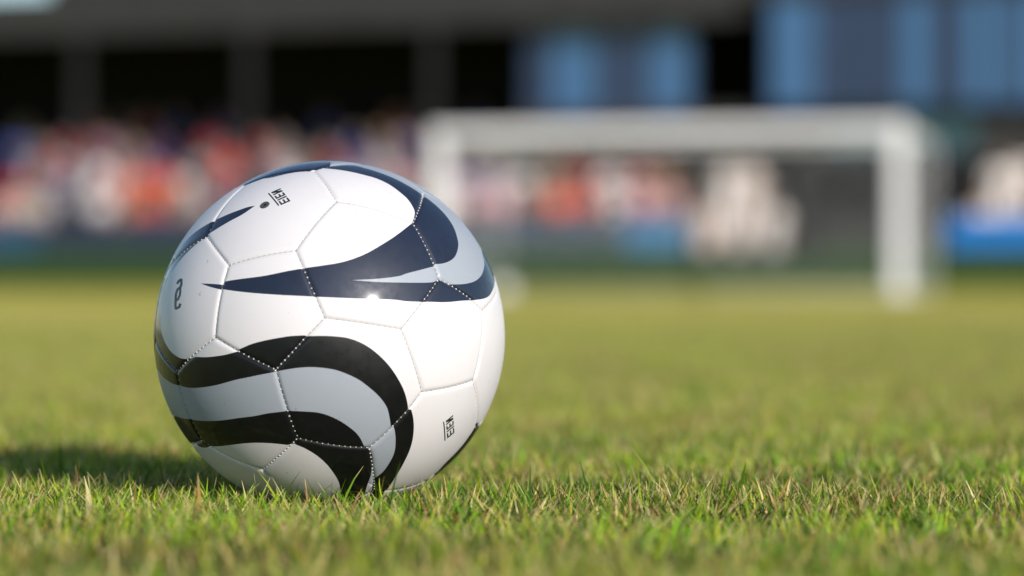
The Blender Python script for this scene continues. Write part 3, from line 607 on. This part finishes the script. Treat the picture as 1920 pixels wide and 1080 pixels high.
 ('text', [[(-.8192,-.5053,.2714),(-.8293,-.5038,.2417)],[(-.8293,-.5038,.2417),(-.8134,-.5310,.2374)],[(-.8134,-.5310,.2374),(-.8033,-.5323,.2671)],[(-.8033,-.5323,.2671),(-.8192,-.5053,.2714)]]),
 ('text', [[(-.8287,-.5030,.2456),(-.8290,-.5187,.2091)],[(-.8290,-.5187,.2091),(-.8126,-.5443,.2085)],[(-.8126,-.5443,.2085),(-.8121,-.5296,.2450)],[(-.8121,-.5296,.2450),(-.8287,-.5030,.2456)]]),
 ('text', [[(-.8290,-.5163,.2149),(-.8290,-.5300,.1784)],[(-.8290,-.5300,.1784),(-.8127,-.5548,.1781)],[(-.8127,-.5548,.1781),(-.8125,-.5420,.2145)],[(-.8125,-.5420,.2145),(-.8290,-.5163,.2149)]]),
 ('text', [[(-.8294,-.5277,.1835),(-.8255,-.5421,.1569)],[(-.8255,-.5421,.1569),(-.8094,-.5655,.1582)],[(-.8094,-.5655,.1582),(-.8132,-.5519,.1848)],[(-.8132,-.5519,.1848),(-.8294,-.5277,.1835)]]),
 ('text', [[(-.8170,-.5559,.1531),(-.7886,-.5921,.1660)],[(-.7886,-.5921,.1660),(-.7963,-.5782,.1779)],[(-.7963,-.5782,.1779),(-.8249,-.5406,.1651)],[(-.8249,-.5406,.1651),(-.8170,-.5559,.1531)]]),
 ('text', [[(-.7889,-.5918,.1657),(-.7808,-.5959,.1876)],[(-.7808,-.5959,.1876),(-.7960,-.5741,.1919)],[(-.7960,-.5741,.1919),(-.8041,-.5697,.1699)],[(-.8041,-.5697,.1699),(-.7889,-.5918,.1657)]]),
 ('text', [[(-.8012,-.5269,.2837),(-.7994,-.5430,.2570)],[(-.7994,-.5430,.2570),(-.7854,-.5631,.2571)],[(-.7854,-.5631,.2571),(-.7871,-.5477,.2837)],[(-.7871,-.5477,.2837),(-.8012,-.5269,.2837)]]),
 ('text', [[(-.7994,-.5399,.2636),(-.8016,-.5498,.2348)],[(-.8016,-.5498,.2348),(-.7876,-.5702,.2335)],[(-.7876,-.5702,.2335),(-.7854,-.5607,.2623)],[(-.7854,-.5607,.2623),(-.7994,-.5399,.2636)]]),
 ('text', [[(-.7998,-.5493,.2420),(-.8117,-.5432,.2146)],[(-.8117,-.5432,.2146),(-.7985,-.5641,.2103)],[(-.7985,-.5641,.2103),(-.7866,-.5699,.2376)],[(-.7866,-.5699,.2376),(-.7998,-.5493,.2420)]]),
 ('text', [[(-.8057,-.5493,.2216),(-.8277,-.5217,.2069)],[(-.8277,-.5217,.2069),(-.8185,-.5395,.1977)],[(-.8185,-.5395,.1977),(-.7967,-.5659,.2124)],[(-.7967,-.5659,.2124),(-.8057,-.5493,.2216)]]),
]
VALVE = [(-.3213,-.6004,.7323)][0]
# ------------------------------------------------------------------ the ball
BC = Vector((0, 0, BALL_Z))
def ball_materials():
    def skin(name, col, rough, coat, var, spec=0.5):
        m, nt, b = principled(name, col, rough, spec, coat)
        b.inputs['Coat Roughness'].default_value = 0.10
        n1 = noise(nt, 28, 5, 0.6); n2 = noise(nt, 900, 3, 0.6); n3 = noise(nt, 160, 4, 0.7)
        lo = tuple(c * (1 - var) for c in col)
        r = ramp(nt, n1.outputs['Fac'], [(0.25, lo), (0.6, col)])
        # fine flecks of dirt
        d = ramp(nt, n3.outputs['Fac'], [(0.265, (0.70, 0.66, 0.58)), (0.315, (1, 1, 1))])
        mx = nt.nodes.new('ShaderNodeMix'); mx.data_type = 'RGBA'; mx.blend_type = 'MULTIPLY'; mx.inputs['Factor'].default_value = 1
        nt.links.new(r.outputs['Color'], mx.inputs[6]); nt.links.new(d.outputs['Color'], mx.inputs[7])
        nt.links.new(mx.outputs[2], b.inputs['Base Color'])
        rr = ramp(nt, n3.outputs['Fac'], [(0.3, (rough * 0.85,) * 3), (0.7, (min(1, rough * 1.2),) * 3)])
        nt.links.new(rr.outputs['Color'], b.inputs['Roughness'])
        bp = nt.nodes.new('ShaderNodeBump'); bp.inputs['Strength'].default_value = 0.10; bp.inputs['Distance'].default_value = 0.0004
        nt.links.new(n2.outputs['Fac'], bp.inputs['Height']); nt.links.new(bp.outputs[0], b.inputs['Normal'])
        return m
    return [skin('white_leather', (0.74, 0.705, 0.70), 0.48, 0.06, 0.03), skin('black_print', (0.005, 0.005, 0.006), 0.42, 0.35, 0.3, 0.4),
            skin('grey_print', (0.35, 0.38, 0.42), 0.45, 0.08, 0.03), skin('green_black_lettering', (0.008, 0.020, 0.012), 0.4, 0.1, 0.2),
            skin('black_print_sky_tint', (0.011, 0.017, 0.038), 0.50, 0.7, 0.3, 0.4)]  # last one: the black ink, its blue sky reflection put into the colour
BM = ball_materials()
M_thread, _, _ = principled('thread', (0.66, 0.65, 0.63), 0.6, 0.3)
M_seam, _, _ = principled('dark_seam', (0.16, 0.145, 0.12), 0.9, 0.1)  # dark brown-grey line along the bottom of every seam
M_rubber, _, _ = principled('valve_rubber', (0.06, 0.07, 0.065), 0.6, 0.3)
M_hole, _, _ = principled('valve_hole', (0.006, 0.006, 0.006), 0.8, 0.2)
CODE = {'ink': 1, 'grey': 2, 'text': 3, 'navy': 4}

def arc_spline(P, step=0.008):
    """smooth curve on the unit sphere through control points"""
    P = [np.array(p, float) for p in P]
    if len(P) == 2:
        k = max(1, int(np.linalg.norm(P[1] - P[0]) / step))
        out = [P[0] + (P[1] - P[0]) * t / k for t in range(k)]
    else:
        Q = [2 * P[0] - P[1]] + P + [2 * P[-1] - P[-2]]
        out = []
        for a, b, c, d in zip(Q[:-3], Q[1:-2], Q[2:-1], Q[3:]):
            k = max(1, int(np.linalg.norm(c - b) / step))
            # centripetal tangents keep the curve tight where the spacing is uneven
            ta, tb, tc = [max(1e-4, np.linalg.norm(y - x)) ** 0.5 for x, y in ((a, b), (b, c), (c, d))]
            m1 = ((b - a) / ta - (c - a) / (ta + tb) + (c - b) / tb) * tb
            m2 = ((c - b) / tb - (d - b) / (tb + tc) + (d - c) / tc) * tb
            for t in np.arange(k) / k:
                t2, t3 = t * t, t * t * t
                out.append((2 * t3 - 3 * t2 + 1) * b + (t3 - 2 * t2 + t) * m1 + (-2 * t3 + 3 * t2) * c + (t3 - t2) * m2)
    out = np.array(out)
    return out / np.linalg.norm(out, axis=1)[:, None]

def stereo(p):
    p = np.atleast_2d(p)
    return np.stack([p[:, 0], p[:, 2]], 1) / np.maximum(1e-3, (1 - p[:, 1]))[:, None]

LOOPS = []
for kind, segs in PRINT:
    pts = np.concatenate([np.concatenate([arc_spline(s), np.array(s[-1], float)[None] / np.linalg.norm(s[-1])]) for s in segs])
    keep = [0] + [i for i in range(1, len(pts)) if np.linalg.norm(pts[i] - pts[i - 1]) > 1e-4]
    LOOPS.append((CODE[kind], pts[keep], stereo(pts[keep])))

def inside(poly, q):
    x, y = q[:, 0], q[:, 1]
    c = np.zeros(len(q), bool)
    px, py = poly[:, 0], poly[:, 1]
    j = len(poly) - 1
    for i in range(len(poly)):
        if py[i] != py[j]:
            c ^= ((py[i] > y) != (py[j] > y)) & (x < (px[j] - px[i]) * (y - py[i]) / (py[j] - py[i]) + px[i])
        j = i
    return c

def clip_segment(p, q, poly):
    """part of pq inside a convex counter-clockwise polygon"""
    t0, t1 = 0.0, 1.0
    d = q - p
    for i in range(len(poly)):
        a, b = poly[i], poly[(i + 1) % len(poly)]
        e = b - a
        nx, ny = -e[1], e[0]
        num = nx * (p[0] - a[0]) + ny * (p[1] - a[1])
        den = nx * d[0] + ny * d[1]
        if abs(den) < 1e-12:
            if num < 0: return None
            continue
        t = -num / den
        if den > 0: t0 = max(t0, t)
        else: t1 = min(t1, t)
        if t0 >= t1 - 1e-9: return None
    return p + d * t0, p + d * t1

def build_panel(face):
    P = np.array([VERTS[i] for i in face]); P /= np.linalg.norm(P, axis=1)[:, None]
    c = P.mean(0); c /= np.linalg.norm(c)
    ex = np.cross(c, [0.13, 0.4, 0.9]); ex /= np.linalg.norm(ex); ey = np.cross(c, ex)
    def gno(v): w = v @ c; return np.stack([v @ ex, v @ ey], -1) / w[..., None]
    poly = gno(P)
    area = sum(poly[i - 1][0] * poly[i][1] - poly[i][0] * poly[i - 1][1] for i in range(len(poly)))
    if area < 0: poly = poly[::-1]
    n = len(poly)
    def edge_dist(q):
        d = np.full(len(q), 9.0)
        for i in range(n):
            a, b = poly[i], poly[(i + 1) % n]; e = (b - a) / np.linalg.norm(b - a)
            d = np.minimum(d, -e[1] * (q[:, 0] - a[0]) + e[0] * (q[:, 1] - a[1]))
        return d
    pts, segs = [], []
    ring = []
    for i in range(n):
        a, b = poly[i], poly[(i + 1) % n]
        for t in np.arange(16) / 16: ring.append(a + (b - a) * t)
    base = len(pts); pts += ring
    segs += [(base + i, base + (i + 1) % len(ring)) for i in range(len(ring))]
    # inset rings follow the rounded shoulder of the panel
    cen = poly.mean(0)
    rad = np.mean([edge_dist(cen[None])[0]])
    for s in (0.004, 0.009, 0.016, 0.026, 0.040, 0.058):
        f = 1 - s / rad
        pts += [cen + (p - cen) * f for p in ring]
    gs = 0.020
    lo, hi = poly.min(0), poly.max(0)
    for j, y in enumerate(np.arange(lo[1], hi[1], gs * 0.866)):
        g = np.stack([np.arange(lo[0], hi[0], gs) + (gs / 2 if j % 2 else 0), np.full(len(np.arange(lo[0], hi[0], gs)), y)], 1)
        pts += list(g[edge_dist(g) > 0.066])
    for code, sph, _ in LOOPS:
        nxt = np.roll(sph, -1, 0)
        ok = (sph @ c > 0.75) & (nxt @ c > 0.75)
        if not ok.any(): continue
        A, B = gno(sph[ok]), gno(nxt[ok])
        for p, q in zip(A, B):
            r = clip_segment(p, q, poly)
            if r is not None and np.linalg.norm(r[1] - r[0]) > 1e-5:
                segs.append((len(pts), len(pts) + 1)); pts += [r[0], r[1]]
    vs, es, fs, *_ = delaunay_2d_cdt([Vector((p[0], p[1])) for p in pts], segs, [], 0, 2e-5)
    V2 = np.array([(v.x, v.y) for v in vs])
    tri = np.array([f for f in fs])
    cent = V2[tri].mean(1)
    good = edge_dist(cent) > 1e-6
    tri, cent = tri[good], cent[good]
    S = c + V2[:, :1] * ex + V2[:, 1:] * ey
    S /= np.linalg.norm(S, axis=1)[:, None]
    d = np.maximum(edge_dist(V2), 0) * R_BALL
    t = np.clip(d / 0.0032, 0, 1)
    prof = (1 - t) ** 2.6
    r = R_BALL - 0.0012 * prof + 0.0002 * np.clip(d / 0.03, 0, 1)
    co = S * r[:, None]
    CS = c + cent[:, :1] * ex + cent[:, 1:] * ey
    CS /= np.linalg.norm(CS, axis=1)[:, None]
    st = stereo(CS)
    mat = np.zeros(len(tri), int)
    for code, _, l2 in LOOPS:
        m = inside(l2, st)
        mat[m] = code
    a, b, e = co[tri[:, 0]], co[tri[:, 1]], co[tri[:, 2]]
    flip = (np.cross(b - a, e - a) * CS).sum(1) < 0
    tri[flip] = tri[flip][:, ::-1]
    me = bpy.data.meshes.new('panel')
    me.from_pydata(co.tolist(), [], tri.tolist())
    for m in BM: me.materials.append(m)
    me.polygons.foreach_set('material_index', mat.astype(np.int32))
    me.polygons.foreach_set('use_smooth', np.ones(len(tri), bool))
    me.update()
    return me

def build_ball():
    ball = empty('football', (0, 0, BALL_Z - R_BALL))
    tag(ball, 'white football with black and grey swooshes on the grass', 'ball')
    for f in FACES:
        o = link('panel', build_panel(f), ball)
        o.location = (0, 0, R_BALL)
    # stitching: one bead of white thread every three millimetres along each seam
    bm = bmesh.new()
    ico = bmesh.new(); bmesh.ops.create_icosphere(ico, subdivisions=1, radius=1.0)
    iv = [v.co.copy() for v in ico.verts]; ifc = [[v.index for v in f.verts] for f in ico.faces]; ico.free()
    for i, j in EDGES:
        a, b = Vector(VERTS[i]), Vector(VERTS[j])
        k = 13
        for s in range(k):
            t = (s + 0.5) / k
            p = a.lerp(b, t).normalized()
            along = (b - a).normalized(); across = p.cross(along).normalized(); along = across.cross(p)
            sz = random.uniform(0.8, 1.15)
            la, lc, lr = 0.00052 * sz, 0.00066 * sz, 0.00045
            o = p * (R_BALL - 0.00095) + across * random.uniform(-0.00022, 0.00022)
            vv = [bm.verts.new(o + along * (q.x * la) + across * (q.y * lc) + p * (q.z * lr)) for q in iv]
            for f in ifc: bm.faces.new([vv[x] for x in f])
        # the thread running in the bottom of the seam
        n0 = len(bm.faces)
        bm_tube(bm, [a.lerp(b, t / 6).normalized() * (R_BALL - 0.0012) for t in range(7)], 0.00024, 5, False)
        bm.faces.ensure_lookup_table()
        for q in range(n0, len(bm.faces)): bm.faces[q].material_index = 1
    st = link('stitching', bm_mesh(bm, 'stitching', [M_thread, M_seam], True), ball)
    st.location = (0, 0, R_BALL); st['kind'] = 'stuff'
    # valve: a rubber collar round a small hole
    p = Vector(VALVE).normalized()
    bm = bmesh.new()
    prof = [(0.0031, 0.0001), (0.0029, 0.0005), (0.0022, 0.0006), (0.0014, 0.0005), (0.0009, 0.0003)]
    rings = [[bm.verts.new((r * math.cos(t), r * math.sin(t), z)) for t in [2 * math.pi * k / 20 for k in range(20)]] for r, z in prof]
    for q0, q1 in zip(rings[:-1], rings[1:]):
        for k in range(20): bm.faces.new((q0[k], q0[(k + 1) % 20], q1[(k + 1) % 20], q1[k]))
    hole = bm.faces.new(rings[-1]); hole.material_index = 1
    v = link('valve', bm_mesh(bm, 'valve', [M_rubber, M_hole], True), ball)
    v.location = Vector((0, 0, R_BALL)) + p * (R_BALL + 0.0001)
    v.rotation_euler = p.to_track_quat('Z', 'Y').to_euler()
build_ball()
# ------------------------------------------------------------------ grass
def grass_material():
    m = bpy.data.materials.new('grass_blade'); m.use_nodes = True
    nt = m.node_tree; nt.nodes.clear()
    at = nt.nodes.new('ShaderNodeAttribute'); at.attribute_name = 'tint'
    b = nt.nodes.new('ShaderNodeBsdfPrincipled'); b.inputs['Roughness'].default_value = 0.5; b.inputs['Specular IOR Level'].default_value = 0.09
    tr = nt.nodes.new('ShaderNodeBsdfTranslucent')
    mx = nt.nodes.new('ShaderNodeMixShader'); mx.inputs[0].default_value = 0.12
    out = nt.nodes.new('ShaderNodeOutputMaterial')
    nt.links.new(at.outputs['Color'], b.inputs['Base Color']); nt.links.new(at.outputs['Color'], tr.inputs['Color'])
    nt.links.new(b.outputs[0], mx.inputs[1]); nt.links.new(tr.outputs[0], mx.inputs[2]); nt.links.new(mx.outputs[0], out.inputs['Surface'])
    return m
M_GRASS = grass_material()
GREENS = np.array([(0.08, 0.22, 0.010), (0.13, 0.30, 0.012), (0.21, 0.35, 0.016), (0.36, 0.41, 0.022), (0.05, 0.135, 0.012), (0.03, 0.085, 0.010)])
STRAWS = np.array([(0.60, 0.46, 0.18), (0.68, 0.55, 0.27), (0.44, 0.27, 0.09), (0.50, 0.42, 0.08), (0.25, 0.14, 0.05)])

def patchiness(x, y, k):
    r = np.random.default_rng(k)
    s = np.zeros_like(x)
    for f in (3.0, 6.5, 13.0, 27.0):
        a, b, c, d = r.uniform(-1, 1, 4) * f
        s += (np.sin(a * x + b * y + r.uniform(0, 6)) + np.sin(c * x + d * y + r.uniform(0, 6))) / 2
    return s / 4

def blades(xy, height, width, lean_max, segs, straw=0.16, g=rng, sunlit_tint=0.0):
    """arrays of vertices, quads, tints for one blade of grass per point"""
    N = len(xy)
    L = height * g.uniform(0.75, 1.06, N)
    tall = g.random(N) < 0.02
    L[tall] *= g.uniform(1.1, 1.55, tall.sum())
    az = g.uniform(0, 2 * np.pi, N)
    lean = np.abs(g.normal(0, 1, N)) * lean_max + 0.08
    lean = np.minimum(lean, 1.3)
    lean[tall] *= 0.45
    L *= 0.92 + 0.30 * patchiness(xy[:, 0] * 3.1, xy[:, 1] * 3.1, 21) + 0.25 * patchiness(xy[:, 0] * 9.0, xy[:, 1] * 9.0, 22)
    curl = g.uniform(0.1, 1.0, N)
    face = g.uniform(0, 2 * np.pi, N)
    w = width * g.uniform(0.6, 1.3, N)
    ks = np.arange(segs + 1) / segs
    dirx, diry = np.cos(az), np.sin(az)
    verts = np.zeros((N, segs + 1, 2, 3))
    px, py, pz = xy[:, 0].copy(), xy[:, 1].copy(), np.full(N, -0.002)
    for i, t in enumerate(ks):
        ang = lean + curl * t * 0.8
        if i:
            st = L / segs
            px = px + np.sin(ang) * dirx * st; py = py + np.sin(ang) * diry * st; pz = pz + np.cos(ang) * st
        ww = w * (1.0 - t ** 2.2) * 0.5 + 0.00008
        for s, sg in ((0, -1), (1, 1)):
            verts[:, i, s, 0] = px + sg * ww * np.cos(face); verts[:, i, s, 1] = py + sg * ww * np.sin(face); verts[:, i, s, 2] = pz
    col = GREENS[g.integers(0, len(GREENS), N)] * g.uniform(0.65, 1.4, (N, 1))
    fine = patchiness(xy[:, 0] * 6.5, xy[:, 1] * 6.5, 33)
    pt = np.clip(0.5 + 0.9 * patchiness(xy[:, 0], xy[:, 1], 9) + 0.9 * fine, 0, 1) * (0.26 + 0.3 * sunlit_tint) + sunlit_tint  # far tiles yellower, with the paleness of their sunlit tips painted in
    dk = np.clip(0.98 - 1.1 * patchiness(xy[:, 0] * 5.3, xy[:, 1] * 5.3, 47), 0.35, 1.5)      # lush and thin tufts
    col *= dk[:, None]
    col = col * (1 - pt[:, None]) + np.array([0.40, 0.39, 0.03]) * pt[:, None]
    st_ = g.random(N) < straw * np.clip(1.0 + 2.2 * patchiness(xy[:, 0] * 8.0, xy[:, 1] * 8.0, 58), 0.15, 3)
    col[st_] = STRAWS[g.integers(0, len(STRAWS), st_.sum())] * g.uniform(0.65, 1.25, (st_.sum(), 1))
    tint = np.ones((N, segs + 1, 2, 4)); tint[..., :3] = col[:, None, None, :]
    # blades darken to olive brown at the foot, a third of the tips are mown brown
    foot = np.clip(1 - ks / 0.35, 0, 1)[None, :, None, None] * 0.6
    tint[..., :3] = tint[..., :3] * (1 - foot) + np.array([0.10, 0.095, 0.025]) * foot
    cut = (g.random(N) < 0.4)
    tint[cut, -1, :, :3] = np.array([0.58, 0.48, 0.22])
    base = np.arange(N)[:, None] * (segs + 1) * 2
    q = []
    for i in range(segs):
        o = 2 * i
        q.append(np.stack([base[:, 0] + o, base[:, 0] + o + 1, base[:, 0] + o + 3, base[:, 0] + o + 2], 1))
    return verts.reshape(-1, 3), np.concatenate(q), tint.reshape(-1, 4)

def quad_mesh(name, V, Q, T, mat):
    me = bpy.data.meshes.new(name)
    me.vertices.add(len(V)); me.vertices.foreach_set('co', V.astype(np.float32).ravel())
    me.loops.add(Q.size); me.loops.foreach_set('vertex_index', Q.astype(np.int32).ravel())
    me.polygons.add(len(Q)); me.polygons.foreach_set('loop_start', np.arange(0, Q.size, 4, dtype=np.int32))
    a = me.attributes.new('tint', 'FLOAT_COLOR', 'POINT'); a.data.foreach_set('color', T.astype(np.float32).ravel())
    me.polygons.foreach_set('use_smooth', np.ones(len(Q), bool))
    me.materials.append(mat); me.update(); me.validate()
    return me

NEAR = (-0.85, 1.05, -0.62, 0.66)
def build_near_grass():
    x0, x1, y0, y1 = NEAR
    N = int((x1 - x0) * (y1 - y0) * 85000)
    xy = np.stack([rng.uniform(x0, x1, N), rng.uniform(y0, y1, N)], 1)
    p = patchiness(xy[:, 0], xy[:, 1], 5)
    xy = xy[rng.random(N) < 0.80 + 0.35 * p]
    V, Q, T = blades(xy, 0.0285, 0.00145, 0.92, 3, 0.17)
    # matted dead leaves low in the sward
    M2 = 60000
    xy2 = np.stack([rng.uniform(x0, x1, M2), rng.uniform(y0, y1, M2)], 1)
    V2, Q2, T2 = blades(xy2, 0.024, 0.0015, 0.95, 3, 0.75)
    Q2 = Q2 + len(V); V = np.concatenate([V, V2]); Q = np.concatenate([Q, Q2]); T = np.concatenate([T, T2])
    # scattered broad dead leaves, long and pale
    M3 = 1500
    xy3 = np.stack([rng.uniform(x0, x1, M3), rng.uniform(y0, y1, M3)], 1)
    V3, Q3, T3 = blades(xy3, 0.033, 0.0028, 0.85, 3, 1.0)
    Q3 = Q3 + len(V); V = np.concatenate([V, V3]); Q = np.concatenate([Q, Q3]); T = np.concatenate([T, T3])
    # longer blades standing up against the near side of the ball
    M4 = 150
    th = rng.uniform(math.pi * 1.05, math.pi * 1.95, M4); rr = rng.uniform(0.055, 0.10, M4)
    V4, Q4, T4 = blades(np.stack([rr * np.cos(th), rr * np.sin(th)], 1), 0.040, 0.0016, 0.5, 4, 0.12)
    Q4 = Q4 + len(V); V = np.concatenate([V, V4]); Q = np.concatenate([Q, Q4]); T = np.concatenate([T, T4])
    # the ball presses the blades aside
    c = np.array([0, 0, BALL_Z]); d = V - c; r = np.linalg.norm(d, axis=1)
    inn = r < R_BALL + 0.0008
    V[inn] = c + d[inn] / np.maximum(r[inn], 1e-5)[:, None] * (R_BALL + 0.0008)
    V[:, 2] = np.where(inn, np.maximum(V[:, 2], 0.0008), V[:, 2])
    o = link('grass', quad_mesh('grass', V, Q, T, M_GRASS))
    tag(o, 'short mown grass around the ball with straw tips', 'grass', kind='stuff')
build_near_grass()

def build_far_grass():
    hold = bpy.data.collections.new('grass_tiles')          # not linked to the scene: instanced below
    S = 0.6
    specs = [(25000, 0.030, 0.0014, 0.68, 3), (25000, 0.030, 0.0014, 0.68, 3), (5200, 0.027, 0.0042, 0.48, 2), (5200, 0.027, 0.0042, 0.48, 2)]
    for k, (n, h, w, ln, sg) in enumerate(specs):
        g = np.random.default_rng(100 + k)
        xy = g.uniform(-S / 2, S / 2, (n, 2))
        V, Q, T = blades(xy, h, w, ln, sg, 0.30, g, 0.10 if k < 2 else 0.48)
        o = bpy.data.objects.new('tile%d' % k, quad_mesh('tile%d' % k, V, Q, T, M_GRASS)); hold.objects.link(o)
    x0, x1, y0, y1 = NEAR
    pts, idx, rot = [], [], []
    def add(x, y, d):
        pts.append((x, y, float(ground_height(0, (y - ORIGIN.y) * CU - (x - ORIGIN.x) * SU)))); idx.append(random.choice((0, 1)) if d < 9 else random.choice((2, 3))); rot.append(random.randrange(4) * math.pi / 2)
    # border tiles start at the edge of the close patch
    ny = 0
    y = y1 + S / 2
    while y < 42:
        d = y - CAM.y
        hw = 0.17 * d * 1.12 + 0.9
        m = int(hw / S) + 1
        for i in range(-m, m + 1): add(CAM.x + i * S, y, d)
        y += S
    yy = y0 + S / 2
    while yy - S / 2 < y1 - 0.01:
        yc = min(yy, y1 - S / 2)
        for k in range(2):
            add(x0 - S / 2 - k * S, yc, 2); add(x1 + S / 2 + k * S, yc, 2)
        yy += S
    yf = y0 - S / 2
    for i in range(-3, 4): add(CAM.x + i * S, yf, 2)
    me = bpy.data.meshes.new('grass_field'); me.from_pydata(pts, [], [])
    a = me.attributes.new('tile', 'INT', 'POINT'); a.data.foreach_set('value', np.array(idx, np.int32))
    a = me.attributes.new('turn', 'FLOAT', 'POINT'); a.data.foreach_set('value', np.array(rot, np.float32))
    o = link('grass', me)
    tag(o, 'mown grass of the pitch stretching away behind the ball', 'grass', kind='stuff')
    ng = bpy.data.node_groups.new('lay_turf', 'GeometryNodeTree')
    ng.interface.new_socket('Geometry', in_out='INPUT', socket_type='NodeSocketGeometry')
    ng.interface.new_socket('Geometry', in_out='OUTPUT', socket_type='NodeSocketGeometry')
    N = ng.nodes; Lk = ng.links
    gi = N.new('NodeGroupInput'); go = N.new('NodeGroupOutput')
    iop = N.new('GeometryNodeInstanceOnPoints'); ci = N.new('GeometryNodeCollectionInfo')
    ci.inputs['Collection'].default_value = hold; ci.inputs['Separate Children'].default_value = True; ci.inputs['Reset Children'].default_value = True
    ai = N.new('GeometryNodeInputNamedAttribute'); ai.data_type = 'INT'; ai.inputs['Name'].default_value = 'tile'
    ar = N.new('GeometryNodeInputNamedAttribute'); ar.data_type = 'FLOAT'; ar.inputs['Name'].default_value = 'turn'
    cx = N.new('ShaderNodeCombineXYZ')
    m2p = N.new('GeometryNodeMeshToPoints')
    Lk.new(gi.outputs[0], m2p.inputs['Mesh']); Lk.new(m2p.outputs[0], iop.inputs['Points']); Lk.new(ci.outputs[0], iop.inputs['Instance'])
    iop.inputs['Pick Instance'].default_value = True
    Lk.new(ai.outputs['Attribute'], iop.inputs['Instance Index']); Lk.new(ar.outputs['Attribute'], cx.inputs['Z']); Lk.new(cx.outputs[0], iop.inputs['Rotation'])
    Lk.new(iop.outputs[0], go.inputs[0])
    md = o.modifiers.new('turf', 'NODES'); md.node_group = ng
build_far_grass()
